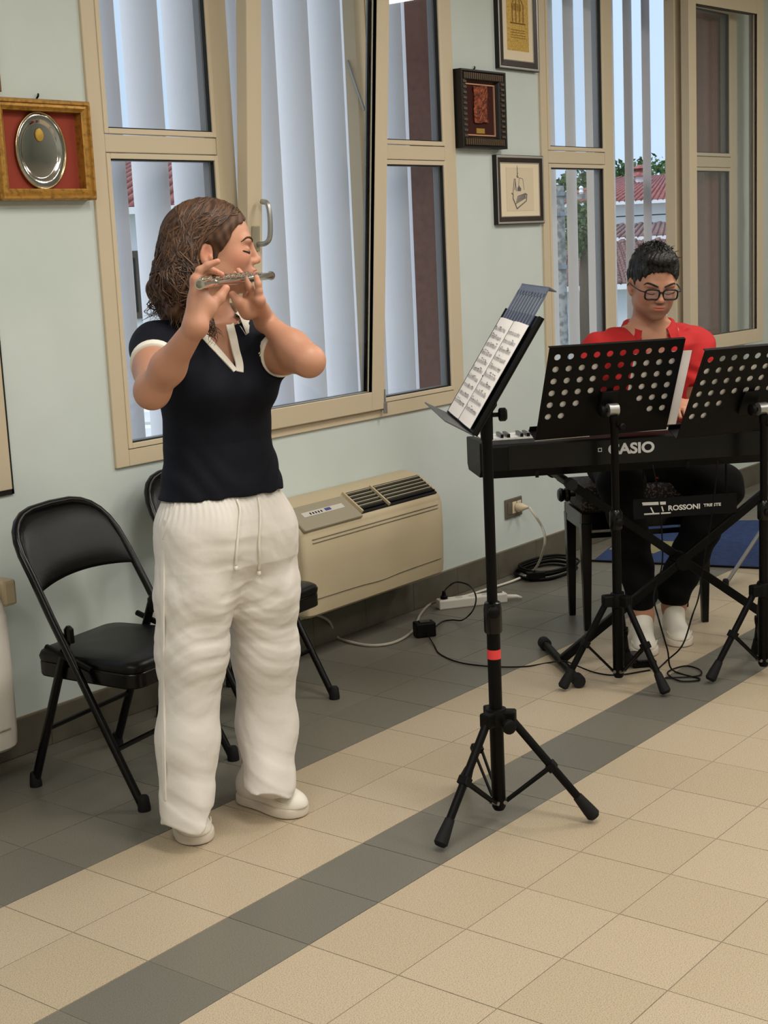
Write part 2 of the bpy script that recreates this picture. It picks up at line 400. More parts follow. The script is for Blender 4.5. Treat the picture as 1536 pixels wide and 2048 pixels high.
# 1 silver dish on red
x0, x1, z0, z1 = 1.093, 1.474, 1.762, 2.072; D0 = .055
p = thing('picture_frame', 'deep gold frame holding an oval silver dish on red fabric', 'picture', ((x0+x1)/2, WY, z0))
f_ = MB(); mitred(f_, x0, x1, z0, z1, [(0, WY), (0, WY-D0+.01), (.006, WY-D0), (.013, WY-D0), (.016, WY-D0+.006), (.024, WY-D0+.004), (.032, WY-D0+.010), (.036, WY-D0+.012), (.036, WY-.006)]); f_.build('frame', 'gold_frame', p)
MB().box((x0+.03, WY-.010, z0+.03), (x1-.03, WY-.002, z1-.03)).build('backing', 'red_velvet', p)
cx, cz = 1.284, 1.917
ds = MB(); ellipse_dish(ds, (cx, WY-.018, cz), .098, .118, [(.96, -.002), (.99, .002), (.97, .004), (.78, .000), (.74, -.004), (.70, -.005), (.0001, -.005)]); d_ = ds.build('dish', 'silver', p, smooth=True)
rm = MB(); rm.tube([(cx+.0975*math.cos(t), WY-.021, cz+.1175*math.sin(t)) for t in np.linspace(0, 2*math.pi, 49)], .0035, 6, caps=False); rm.build('rim', 'silver_rim', d_, smooth=True)
bd = MB(); ellipse_dish(bd, (cx+.002, WY-.0145, cz+.048), .017, .021, [(1, 0), (.9, .003), (.0001, .004)], 16); bd.build('badge', 'gold_badge', d_)
hook(p, 1.30, z1)
# 2 copper relief in carved dark frame
x0, x1, z0, z1 = 3.575, 3.925, 1.972, 2.305; D0 = .045
p = thing('picture_frame', 'carved dark wooden frame with a copper relief plaque on maroon', 'picture', ((x0+x1)/2, WY, z0))
f_ = MB(); mitred(f_, x0, x1, z0, z1, [(0, WY), (0, WY-D0), (.008, WY-D0-.002), (.012, WY-D0+.006), (.042, WY-D0+.006), (.046, WY-D0+.012), (.055, WY-.012), (.055, WY-.006)]); fr = f_.build('frame', 'wood_black', p)
def place_bead(cx, cz, horiz):
    o = bpy.data.objects.new('carved_rib', bme); COL.objects.link(o); o.parent = fr
    o.location = Vector((cx, WY-D0+.004, cz))-Vector(WL[p.name]); o.rotation_euler = (0, 0 if horiz else math.pi/2, 0)
# rib mesh is stored at the frame's local origin
Lr = WL[p.name]
tmp = MB().obox((Lr[0], Lr[1], Lr[2]), (.0048, 0, 0), (0, .005, 0), (0, 0, .013)).build('carved_rib', 'bronze_bead', fr); bme = tmp.data; bpy.data.objects.remove(tmp)
n = 19
for k in range(n):
    xx = x0+.03+(x1-x0-.06)*k/(n-1)
    for zz in (z0+.027, z1-.027): place_bead(xx, zz, True)
n = 13
for k in range(1, n-1):
    zz = z0+.03+(z1-z0-.06)*k/(n-1)
    for xx in (x0+.027, x1-.027): place_bead(xx, zz, False)
MB().box((x0+.05, WY-.014, z0+.05), (x1-.05, WY-.004, z1-.05)).build('backing', 'maroon_velvet', p)
mitred(MB(), x0+.055, x1-.055, z0+.055, z1-.055, [(0, WY-.015), (0, WY-.02), (.006, WY-.02), (.006, WY-.014)]).build('fillet', 'pink_mat', p)
cx = (x0+x1)/2+.005; zc = z0+.19
pl = MB(); nx, nz = 12, 18; V = []; F = []
for i in range(nx+1):
    for k in range(nz+1):
        u, w_ = i/nx*2-1, k/nz*2-1
        V.append((cx+u*.052+.003*math.sin(w_*4), WY-.022-.004*(1-u*u)+random.uniform(-.0022, .0022), zc+w_*.078+.003*math.sin(u*3)))
for i in range(nx):
    for k in range(nz): a = i*(nz+1)+k; F.append((a, a+nz+1, a+nz+2, a+1))
pl.add(V, F); pl.box((cx-.048, WY-.02, zc-.072), (cx+.048, WY-.012, zc+.072)); pl.build('plaque', 'copper', p)
MB().box((cx-.034, WY-.018, z0+.066), (cx+.030, WY-.013, z0+.088)).build('name_plate', 'gold_badge', p)
hook(p, x0+.16, z1)
# 3 etching of an armchair
def simple_frame(label, x0, x1, z0, z1, w, D0):
    p = thing('picture_frame', label, 'picture', ((x0+x1)/2, WY, z0))
    mitred(MB(), x0, x1, z0, z1, [(0, WY), (0, WY-D0), (.003, WY-D0-.001)]).build('edge', 'wood_black', p)
    mitred(MB(), x0+.003, x1-.003, z0+.003, z1-.003, [(0, WY-D0-.001), (.004, WY-D0-.002), (.009, WY-D0-.001)]).build('edge_line', 'silver_line', p)
    mitred(MB(), x0+.012, x1-.012, z0+.012, z1-.012, [(0, WY-D0-.001), (.002, WY-D0-.003), (w-.016, WY-D0+.001), (w-.014, WY-D0+.004)]).build('frame', 'wood_dark', p)
    mitred(MB(), x0+w-.004, x1-w+.004, z0+w-.004, z1-w+.004, [(0, WY-D0+.003), (.004, WY-D0+.001), (.006, WY-D0+.006)]).build('inner_line', 'silver_line', p)
    MB().box((x0+w-.006, WY-D0+.005, z0+w-.006), (x1-w+.006, WY-D0+.012, z1-w+.006)).build('mount', 'mount_cream', p)
    return p
x0, x1, z0, z1 = 3.862, 4.262, 1.638, 1.949; D0 = .022
p = simple_frame('thin dark frame with a small ink drawing of a sofa, lowest of three pictures', x0, x1, z0, z1, .036, D0)
yp = WY-D0+.0045
sh = MB().box((x0+.085, yp-.0006, z0+.06), (x1-.085, yp, z1-.055)).build('print', 'etching_paper', p)
ink = MB(); cx, cz = (x0+x1)/2-.012, z0+.105; yi = yp-.0012
def stroke(pts, r=.0018): ink.tube([(cx+a, yi, cz+b) for a, b in pts], r, 4)
stroke([(-.062, .035), (-.05, .03), (-.052, .012), (-.03, -.02), (-.02, -.035)], .003); stroke([(-.02, -.035), (.06, .0), (.066, .03), (.05, .034)], .003)
for k in range(5): stroke([(-.03+.004*k, -.012+.008*k), (.055, .014+.005*k)], .0022)
stroke([(-.052, .03), (-.038, .1), (-.028, .1), (-.035, .05)]); stroke([(-.03, .1), (-.022, .045)]); stroke([(.005, .105), (.035, .1), (.045, .05)], .0012); stroke([(.005, .105), (-.005, .05)], .0012)
for k in range(6): stroke([(-.012+.005*k, .045), (-.008+.005*k, .07-.004*abs(k-2))], .002)
stroke([(-.01, .15), (-.01, .115), (-.004, .105), (-.016, .11), (-.006, .125)], .0022); stroke([(-.01, .16), (-.01, .15)], .001)
ink.build('drawing', 'ink_soft', sh)
# 4 gilt print at the top
x0, x1, z0, z1 = 3.912, 4.247, 2.328, 2.80
p = simple_frame('dark frame with a gold leaf print, highest of three pictures between the windows', x0, x1, z0, z1, .042, D0)
sh = MB().box((x0+.078, yp-.0006, z0+.085), (x1-.078, yp, z1-.08)).build('print', 'gold_leaf', p)
ink = MB(); cx, cz = (x0+x1)/2, z0+.26
stroke([(.05*math.cos(t), .06*math.sin(t)) for t in np.linspace(.2, 2.9, 14)], .0025); stroke([(-.045, -.05), (-.045, .02)], .003); stroke([(.045, -.05), (.045, .02)], .003)
stroke([(-.06, -.055), (.06, -.055)], .003); stroke([(-.015, -.05), (-.015, .05), (.015, .05), (.015, -.05)], .003); stroke([(0, .06), (0, .085)], .002)
for k in range(6): stroke([(-.035+.012*k, .0), (-.035+.012*k, .03)], .0022)
for k in range(4): stroke([(-.06, -.085-.011*k), (.06, -.085-.011*k)], .0012)
ink.build('drawing', 'gold_line', sh)
# 5 sliver at the left edge
x0, x1, z0, z1 = .80, 1.151, 2.09, 2.45
p = thing('picture_frame', 'slim wooden picture frame cut off by the left edge above the silver dish', 'picture', ((x0+x1)/2, WY, z0))
mitred(MB(), x0, x1, z0, z1, [(0, WY), (0, WY-.02), (.004, WY-.022), (.02, WY-.018), (.022, WY-.008)]).build('frame', 'gold_dark', p)
MB().box((x0+.018, WY-.01, z0+.018), (x1-.018, WY-.004, z1-.018)).build('mount', 'mount_cream', p)
# ================================================================== FAN COIL UNITS
mat('dark_slot', (8, 8, 8), .8)
mat('blue_label', (70, 70, 130), .6)
def coil_profile(dep, z0, z1, r=.07):
    """(y, z) outline of the side, wall at y=WY; slanted rounded top"""
    P = [(WY-.004, z0+.02), (WY-dep+.02, z0), (WY-dep+.004, z0+.012), (WY-dep, z0+.05)]
    P += [(WY-dep-.004, z0+.2), (WY-dep, z1-.125)]
    for t in np.linspace(0, 1, 7): P.append((WY-dep+.004+.03*t*t, z1-.12+.05*t))
    P += [(WY-dep+.10, z1-.022), (WY-dep+.15, z1-.004), (WY-.02, z1), (WY-.004, z1-.004)]
    return P
def coil(label, x0, x1, dep, z0, z1, m, detail):
    u = thing('fan_coil_unit', label, 'heater', ((x0+x1)/2, WY-dep/2, z0), group='fan coil units')
    prof = coil_profile(dep, z0, z1)
    # rounded right/left ends: several slices with shrinking profile
    V = []; F = []; n = len(prof); cy, cz = WY-.02, (z0+z1)/2
    sl = [(x0, .90), (x0+.006, .95), (x0+.02, .985), (x0+.045, 1.0), (x1-.045, 1.0), (x1-.02, .985), (x1-.006, .95), (x1, .90)]
    for (x, s) in sl:
        for (y, z) in prof: V.append((x, WY-.004+(y-WY+.004)*s, cz+(z-cz)*(.5+.5*s)))
    for i in range(len(sl)-1):
        for k in range(n): F.append((i*n+k, i*n+(k+1) % n, (i+1)*n+(k+1) % n, (i+1)*n+k))
    F.append(tuple(range(n-1, -1, -1))); F.append(tuple((len(sl)-1)*n+k for k in range(n)))
    MB().add(V, F).build('casing', m, u, smooth='auto')
    yf = WY-dep
    # front panel lines
    g = MB(); zt = z1-.145
    g.tube([(x0+.05, yf-.003, zt), (x1-.05, yf-.003, zt)], .0022, 5); g.tube([(x0+.05, yf-.003, zt+.014), (x1-.05, yf-.003, zt+.014)], .0018, 5); g.build('panel_line', 'ac_grey', u)
    g = MB(); g.tube(smoothpts([(x0+.04, yf-.0035, z0+.075), (x0+.3, yf-.0035, z0+.072), ((x0+x1)/2, yf-.0033, z0+.066), (x1-.3, yf-.0035, z0+.072), (x1-.04, yf-.0035, z0+.075)], 8), .0024, 5); g.build('panel_line', 'ac_grey', u)
    # slanted top strip: control panel + outlet grille
    pa = np.array([0, yf+.036, z1-.068]); pb = np.array([0, yf+.10, z1-.024]); sd = pb-pa; L_ = np.linalg.norm(sd); sd /= L_; nn = np.array([0, -sd[2], sd[1]])
    def strip(b, xa, xb, t0, t1, h0, h1):
        c = pa+sd*(t0+t1)/2+nn*(h0+h1)/2; c[0] = (xa+xb)/2
        return b.obox(c, ((xb-xa)/2, 0, 0), sd*(t1-t0)/2, nn*(h1-h0)/2)
    xm = x0+.36
    strip(MB(), x0+.012, xm, -.045, L_+.004, -.012, .004).build('control_panel', 'ac_grey', u, bevel=.006)
    lb = strip(MB(), x0+.07, xm-.05, .018, .042, .0042, .0052); lo = lb.build('label', 'ac_label', u)
    if detail:
        kb = MB()
        for k in range(5): strip(kb, x0+.11+.016*k, x0+.117+.016*k, .024, .034, .0052, .0062)
        kb.build('button', 'dark_slot', u)
        strip(MB(), x0+.20, x0+.235, .024, .038, .0052, .0058).build('badge', 'blue_label', u)
    strip(MB(), xm+.005, x1-.035, -.03, L_+.012, -.004, .0025).build('outlet', 'dark_slot', u)
    for (xa, xb) in ((xm+.012, xm+.16), (xm+.19, x1-.045)):
        for k in range(6):
            t = -.02+k*(L_+.02)/5.2
            strip(MB(), xa, xb, t, t+.0045, .0025, .012).build('slat', 'ac_grey' if k else 'black_plastic', u)
    for xx in (xm+.002, xm+.175):
        strip(MB(), xx, xx+.008, -.03, L_+.012, .0, .013).build('divider', 'ac_cream' if detail else m, u)
    return u
coil('cream wall fan coil unit behind the flute player with a dark outlet grille', 2.20, 3.10, .215, .195, .63, 'ac_cream', True)
cu = coil('white wall fan coil unit cut off by the left edge of the picture', -.16, wl(37, 1450, WY-.205)[0], .215, wl(30, 1497, WY-.2)[2], .66, 'ac_white', False)
ef = wl(18, 1180, WY-.19)
vx = wl(22, 1180, WY-.14)[0]; MB().box((vx-.05, WY-.17, wl(18, 1208, WY-.14)[2]), (vx, WY-.10, wl(18, 1155, WY-.14)[2])).build('valve_box', 'ac_cream', cu, bevel=.01)
# ================================================================== SOCKET, CABLES
mat('socket_metal', (120, 112, 98), .4, metal=.5)
mat('socket_cream', (214, 200, 170), .5)
s_ = thing('wall_socket', 'grey metal wall socket plate low on the wall beside the keyboard', 'socket', (3.94, WY, .27))
MB().box((3.873, WY-.010, .272), (4.016, WY, .364)).build('plate', 'socket_metal', s_, bevel=.004)
for xx in (3.905, 3.945, 3.985): MB().box((xx-.017, WY-.013, .29), (xx+.017, WY-.009, .346)).build('module', 'socket_cream' if xx > 3.92 else 'socket_metal', s_, bevel=.002)
c = thing('power_cable', 'white power cable with plug looping from the wall socket to the floor', 'cable', (3.95, WY-.05, .31))
MB().lathe([(.016, 0), (.02, .005), (.02, .03), (.012, .045), (.006, .06)], (3.955, WY-.013, .318), (.35, -1, 0), 14).build('plug', 'socket_cream', c, smooth='auto')
d1 = np.array((3.976, WY-.073, .318))
pts = [d1, at(1062, 1020, 6.15), at(1086, 1058, 6.08), at(1088, 1095, 6.0), fl(1068, 1140, .05), fl(1030, 1160, .012), fl(985, 1175, .008), fl(930, 1192, .008), fl(905, 1196, .03), fl(885, 1199, .042)]
MB().tube(smoothpts(pts, 8), .0055, 8).build('cord', 'white_cable', c, smooth=True)
# power strip
a0, a1 = fl(880, 1221), fl(1016, 1205); dx = (a1-a0)[:2]; Ls = np.linalg.norm(dx); dx /= Ls; dn = np.array([-dx[1], dx[0]]); dn = dn if dn[1] > 0 else -dn
def P3(a, b, z): q = a0[:2]+dx*a+dn*b; return np.array([q[0], q[1], z])
st = thing('power_strip', 'white power strip lying on the floor by the skirting', 'power strip', P3(Ls/2, .03, 0))
MB().obox(P3(Ls/2, .028, .021), (*dx*Ls/2, 0), (*dn*.028, 0), (0, 0, .021)).build('body', 'white_plastic', st, bevel=.006)
for k in range(5):
    MB().lathe([(.017, 0), (.017, .0012)], P3(.035+.062*k, .028, .042), (0, 0, 1), 16).build('outlet', 'ac_label', st)
MB().obox(P3(Ls-.03, .028, .044), (*dx*.012, 0), (*dn*.009, 0), (0, 0, .004)).build('switch', 'socket_metal', st)
MB().tube([P3(Ls, .028, .02), P3(Ls+.05, .026, .016), P3(Ls+.075, .026, .008)], [.011, .009, .005], 10).build('strain_relief', 'white_plastic', st, smooth=True)
# grey cable under the fan coil
c = tag(MB().tube(smoothpts([(2.33, WY-.08, .19), fl(655, 1240, .1), fl(672, 1272, .012), fl(700, 1284, .008), fl(745, 1291, .007), fl(790, 1284, .007), fl(825, 1262, .007), fl(840, 1230, .007), fl(858, 1210, .007), fl(878, 1202, .03)], 8), .006, 8).build('grey_cable', 'grey_cable', smooth=True), 'grey cable running along the floor from under the cream fan coil unit', 'cable')
# adapter and its cords
ad0 = fl(834, 1278); ad = thing('power_adapter', 'small black power adapter lying on the grey tiles', 'adapter', (ad0[0]+.04, ad0[1]+.03, 0))
axd = np.array([.80, -.60, 0]); axn = np.array([.6, .8, 0])
cA = ad0+axd*.042+axn*.032
MB().obox(cA+np.array([0, 0, .03]), axd*.042, axn*.03, (0, 0, .03)).build('body', 'black_plastic', ad, bevel=.006)
MB().obox(cA+np.array([0, 0, .062]), axd*.022, axn*.018, (0, 0, .002)).build('label', 'black_gloss', ad, bevel=.002)
c = thing('adapter_cord', 'thin black cord looping from the power strip to the black adapter', 'cable', P3(.03, .028, .042))
MB().lathe([(.016, 0), (.016, .012), (.01, .016), (.007, .035)], P3(.03, .028, .043), (0, 0, 1), 12).build('plug', 'black_plastic', c, smooth='auto')
tp = P3(.03, .028, .075)
ec = cA+axd*.044+np.array([0, 0, .03])
MB().tube(smoothpts([tp, at(898, 1172, 5.62), at(915, 1164, 5.6), at(940, 1172, 5.55), at(952, 1195, 5.45), fl(945, 1222, .06), fl(925, 1240, .02), fl(905, 1240, .006), fl(885, 1243, .006), ec], 7), .0032, 6).build('cord', 'black_plastic', c, smooth=True)
tag(MB().tube(smoothpts([cA-axn*.0+axd*.0+axn*-.031+np.array([0, 0, .02]), fl(868, 1290, .006), fl(880, 1308, .004), fl(920, 1325, .004), fl(985, 1333, .004), fl(1050, 1333, .004), fl(1100, 1325, .004), fl(1128, 1322, .058), fl(1150, 1330, .02), fl(1190, 1345, .004), fl(1235, 1350, .004), fl(1300, 1340, .004)], 7), .0028, 6).build('black_cord', 'black_plastic', smooth=True), 'thin black cord running over the floor from the adapter to the keyboard stand', 'cable')
# coiled cable
b = MB(); cc = fl(1090, 1148)
for k, rr in enumerate((.15, .165, .14, .155, .16)):
    b.tube([(cc[0]+rr*1.1*math.cos(t)+.01*k, cc[1]+rr*.8*math.sin(t), .008+.009*k+.004*math.sin(3*t)) for t in np.linspace(0, 2*math.pi, 33)], .006, 6, caps=False)
t_ = thing('coiled_cable', 'black cable coiled on the floor against the skirting', 'cable', (cc[0], cc[1], 0))
b.build('coil', 'black_plastic', t_, smooth=True)
kc = fl(1072, 1163); MB().obox((kc[0], kc[1], .03), (.03, -.03, 0), (.012, .012, 0), (0, 0, .016)).build('connector', 'black_plastic', t_, bevel=.003)
# ================================================================== FOLDING CHAIRS
def make_chair(label):
    t = thing('folding_chair', label, 'chair', (0, 0, 0), group='folding chairs by the wall')
    hw = .225; r = .0125
    topz, topy = .845, -.225; fy, ry = .225, -.215
    # line of the front-leg / back frame
    def fr(z): return fy+(topy-fy)*(z/topz)
    def rad(p, i): return p
    # back frame: one bent tube on top, its ends are the front legs
    P = [(-hw, fr(0.02), .02), (-hw, fr(.43), .43), (-hw+.004, fr(.66), .66)]
    arc = []
    for th in np.linspace(math.pi, 0, 15):
        cx_ = math.copysign(abs(math.cos(th))**.62, math.cos(th)); cz_ = abs(math.sin(th))**.7
        z = .665+.175*cz_; arc.append((cx_*(hw-.004), fr(z)-.02*math.sin(th), z))
    left = [(-hw, fr(.015), .015), (-hw, fr(.40), .40), (-hw, fr(.55), .55)]
    right = [(hw, fr(.55), .55), (hw, fr(.40), .40), (hw, fr(.015), .015)]
    MB().tube(left+arc+right, r, 10).build('frame', 'black_gloss', t, smooth='auto')
    # rear legs
    for s in (-1, 1):
        MB().tube([(s*(hw-.03), ry, .015), (s*(hw-.028), fr(.50)+.012, .505)], .0135, 10).build('leg', 'black_gloss', t, smooth='auto')
        MB().lathe([(.006, .522), (.0145, .512), (.0150, .47)], (s*(hw-.028), fr(.50)+.012, 0), (0, 0, 1), 10).build('bracket', 'black_gloss', t)
        MB().tube([(s*(hw-.012), fr(.455)-.09, .455), (s*(hw-.010), .06, .40)], .009, 6).build('link', 'black_metal', t)
        for (xx, yy) in ((s*hw, fy), (s*(hw-.03), ry)):
            MB().lathe([(.019, 0), (.019, .012), (.016, .04), (.0125, .045)], (xx, yy, 0), (0, 0, 1), 12).build('foot_cap', 'rubber', t, smooth='auto')
    # stretchers
    MB().tube([(-hw+.03, ry*.62+fr(.5)*.38-.0, .19), (hw-.03, ry*.62+fr(.5)*.38, .19)], .008, 8).build('stretcher', 'black_gloss', t, smooth='auto')
    MB().tube([(-hw, fr(.17), .17), (hw, fr(.17), .17)], .008, 8).build('stretcher', 'black_gloss', t, smooth='auto')
    # seat pan + padded seat
    def outline(w0, w1, d0, d1, rr=.05, n=5):
        pts = []
        for (sx, sy, a0) in ((1, 1, 0), (-1, 1, math.pi/2), (-1, -1, math.pi), (1, -1, 1.5*math.pi)):
            w_ = (w1 if sy > 0 else w0)-rr; d_ = (d1 if sy > 0 else -d0)-rr
            for k in range(n):
                th = a0+math.pi/2*k/(n-1); pts.append((sx*w_+rr*math.cos(th), (d_ if sy > 0 else -d_)+rr*math.sin(th)))
        return pts
    ol = outline(.185, .205, -.19, .215)
    MB().prism([(x, y, .350) for x, y in ol], (0, 0, .048)).build('seat_pan', 'black_gloss', t, smooth='auto', bevel=.006)
    V = []; n = len(ol); prof = [(1.0, .399), (1.01, .411), (.985, .423), (.93, .430), (.6, .435), (.0001, .437)]; F = []
    for s, z in prof: V += [(x*s, .012+(y-.012)*s, z) for x, y in ol]
    for i in range(len(prof)-1):
        for k in range(n): F.append((i*n+k, i*n+(k+1) % n, (i+1)*n+(k+1) % n, (i+1)*n+k))
    MB().add(V, F).build('seat', 'vinyl_black', t, smooth=True)
    # padded backrest: curved panel between the bows
    nx, nz = 18, 10; V = []; F = []
    for side in (0, 1):
        for i in range(nx+1):
            u = i/nx*2-1
            wtop = .665+.175*max(0, 1-abs(u)**(2/.62))**.35*.96
            wbot = .62+.018*(1-u*u)
            for k in range(nz+1):
                w_ = k/nz; z = wbot+(wtop-wbot)*w_
                bulge = .016*(1-u**4)*(1-(2*w_-1)**4)
                y = fr(z)-.022*(1-u*u)+(bulge+.002 if side == 0 else -.004)
                V.append((u*(hw-.008), y, z))
    off = (nx+1)*(nz+1)
    for i in range(nx):
        for k in range(nz):
            a = i*(nz+1)+k; F.append((a, a+nz+1, a+nz+2, a+1)); F.append((off+a, off+a+1, off+a+nz+2, off+a+nz+1))
    for i in range(nx):
        a = i*(nz+1); F.append((a, off+a, off+a+nz+1, a+nz+1)); a += nz; F.append((a, a+nz+1, off+a+nz+1, off+a))
    MB().add(V, F).build('backrest', 'vinyl_black', t, smooth=True)
    return t
def copy_tree(o, parent=None):
    c = o.copy(); COL.objects.link(c); c.parent = parent
    for ch in list(o.children): copy_tree(ch, c)
    return c
ch1 = make_chair('black folding chair with padded back standing clear beside the flute player')
ch2 = copy_tree(ch1); ch2['label'] = 'black folding chair mostly hidden behind the flute player, in front of the cream fan coil'
for c_, (cx, cy), ang in ((ch1, (1.075, .945), 9.0), (ch2, (1.735, 1.085), 6.0)):
    c_.location = (cx, cy, 0); c_.rotation_euler = (0, 0, math.radians(180+ang))
# ================================================================== MUSIC STANDS
def tripod(t, c, R, angs, zb, zhub, r0, hubr=.03, zbr=.14):
    c = np.array([c[0], c[1], 0.])
    MB().lathe([(.014, zb), (.0195, zb+.01), (.0195, zhub)], c, (0, 0, 1), 16).build('tube', 'black_metal', t, smooth='auto')
    MB().lathe([(.02, zhub-.045), (hubr, zhub-.04), (hubr+.004, zhub-.015), (hubr-.002, zhub+.006), (.02, zhub+.008)], c, (0, 0, 1), 20).build('hub', 'black_plastic', t, smooth='auto')
    for a in angs:
        d = np.array([math.cos(a), math.sin(a), 0]); s = np.array([-d[1], d[0], 0])
        p0 = c+d*.04+np.array([0, 0, zhub-.022]); p1 = c+d*(R-.008)+np.array([0, 0, .035]); p2 = c+d*R+np.array([0, 0, 0.004])
        MB().obox(c+d*.035+np.array([0, 0, zhub-.018]), d*.02, s*.017, (0, 0, .021)).build('lug', 'black_plastic', t, bevel=.006)
        lg = MB().tube([p0, p1], .0115, 12).build('leg', 'black_metal', t, smooth='auto')
        ax_ = (p1-p0)/np.linalg.norm(p1-p0)
        MB().lathe([(.0135, -.05), (.0145, -.04), (.0185, 0), (.0195, .018), (.013, .026)], p1-ax_*.0, ax_, 14).build('foot', 'rubber', lg, smooth='auto')
        fm = .52; m_ = p0+(p1-p0)*fm
        MB().obox(m_, ax_*.012, s*.016, np.cross(ax_, s)*.013).build('clip', 'black_plastic', lg, bevel=.003)
        for sg in (-1, 1):
            MB().tube([m_+s*.012*sg, c+d*.02+s*.008*sg+np.array([0, 0, zb+.025])], .0045, 6).build('brace', 'black_metal', t)
        MB().tube([c+d*.02-s*.014+np.array([0, 0, zb+.025]), c+d*.02+s*.014+np.array([0, 0, zb+.025])], .006, 8).build('bolt', 'steel', t)
def knob(t, c, d, L=.03, r=.016, name='knob'):
    MB().lathe([(.006, 0), (.006, L*.5), (r*.8, L*.55), (r, L*.65), (r, L*1.1), (r*.7, L*1.25)], c, d, 12).build(name, 'black_plastic', t, smooth='auto')
# --- stand in front of the flute player
SC = np.array([1.37, -.222])
s1 = thing('music_stand', 'black tripod music stand with red tape on its pole, facing the flute player', 'music stand', (*SC, 0))
ang0 = math.atan2(fl(885, 1700)[1]-SC[1], fl(885, 1700)[0]-SC[0])
tripod(s1, SC, .255, [ang0, ang0+math.radians(120), ang0-math.radians(120)], .03, .315, .0195)
S3 = np.array([*SC, 0.])
MB().lathe([(.0185, .30), (.0185, .56)], S3, (0, 0, 1), 16).build('lower_pole', 'black_metal', s1, smooth='auto')
MB().lathe([(.0189, .463), (.0189, .489)], S3, (0, 0, 1), 16).build('tape', 'red_tape', s1, smooth='auto')
MB().lathe([(.0225, .535), (.025, .54), (.025, .6), (.022, .618), (.017, .622)], S3, (0, 0, 1), 16).build('collar', 'black_gloss', s1, smooth='auto')
MB().lathe([(.0145, .56), (.0145, 1.165)], S3, (0, 0, 1), 16).build('upper_pole', 'black_metal', s1, smooth='auto')
rh = np.array([RT[0], RT[1], 0]); rh /= np.linalg.norm(rh); fh = np.array([FW[0], FW[1], 0]); fh /= np.linalg.norm(fh)
knob(s1, S3+np.array([0, 0, .60])-fh*.02, -fh, .025, .016); knob(s1, S3+np.array([0, 0, .285])-fh*.03+rh*.02, -fh+rh*.4, .03, .02)
MB().lathe([(.017, 1.06), (.0175, 1.12), (.019, 1.135), (.03, 1.15), (.03, 1.16), (.015, 1.17)], S3, (0, 0, 1), 16).build('head', 'black_plastic', s1, smooth='auto')
knob(s1, S3+np.array([0, 0, 1.125])+rh*.015, rh, .032, .018)
# desk: edge on, tilted back
nh = np.array([-.68, .733, 0]); nh /= np.linalg.norm(nh)
ww = np.array([nh[1], -nh[0], 0])                     # width direction, away from camera
tl = math.radians(32); nrm = nh*math.cos(tl)+np.array([0, 0, 1])*math.sin(tl); upd = -nh*math.sin(tl)+np.array([0, 0, 1])*math.cos(tl)
ec = at(985, 738, 3.96-.24*.0); DC = S3+np.array([0, 0, vz(738, SC)])+rh*.02
HW_, HH = .245, .165
def dp(a, b, c=0.): return DC+ww*a+upd*b+nrm*c
MB().obox(dp(0, 0, 0), ww*HW_, upd*HH, nrm*.004).build('desk', 'black_metal', s1, bevel=.003)
rb = MB(); rb.tube([dp(-HW_, -HH, 0), dp(-HW_, HH, 0)], .008, 8); rb.build('edge_rib', 'black_metal', s1, smooth='auto')
rb = MB(); rb.tube([dp(HW_, -HH, 0), dp(HW_, HH, 0)], .008, 8); rb.build('edge_rib', 'black_metal', s1, smooth='auto')
mat('lip_grey', (66, 66, 68), .45)
lip = MB(); a_ = [dp(-HW_, -HH, .0), dp(-HW_+.04, -HH-.005, .075), dp(HW_-.0, -HH-.005, .075), dp(HW_, -HH, .0)]
lip.prism(a_, upd*-.003); lip.build('lip', 'lip_grey', s1)
mat('flap_blue', (84, 92, 112), .45)
flp = MB(); y0_, y1_ = HH-.07, HH+.075; w0 = -.19; w1 = .19
nsl = 9
flp.obox(dp(0, y0_+.02, .009), ww*.19, upd*.02, nrm*.0015); flp.obox(dp(0, y1_-.014, .009), ww*.19, upd*.014, nrm*.0015)
for k in range(nsl+1):
    xx = -.19+.38*k/nsl; flp.obox(dp(xx*.97, (y0_+y1_)/2+.005, .009), ww*.010, upd*.05, nrm*.0015)
flp.obox(dp(0, y1_, .0), ww*.19, upd*.0015, nrm*.011)
flp.build('extension_flap', 'flap_blue', s1)
MB().tube([S3+np.array([0, 0, 1.15]), DC-nrm*.004-upd*.02], [.012, .02], 10).build('bracket', 'black_plastic', s1, smooth='auto')
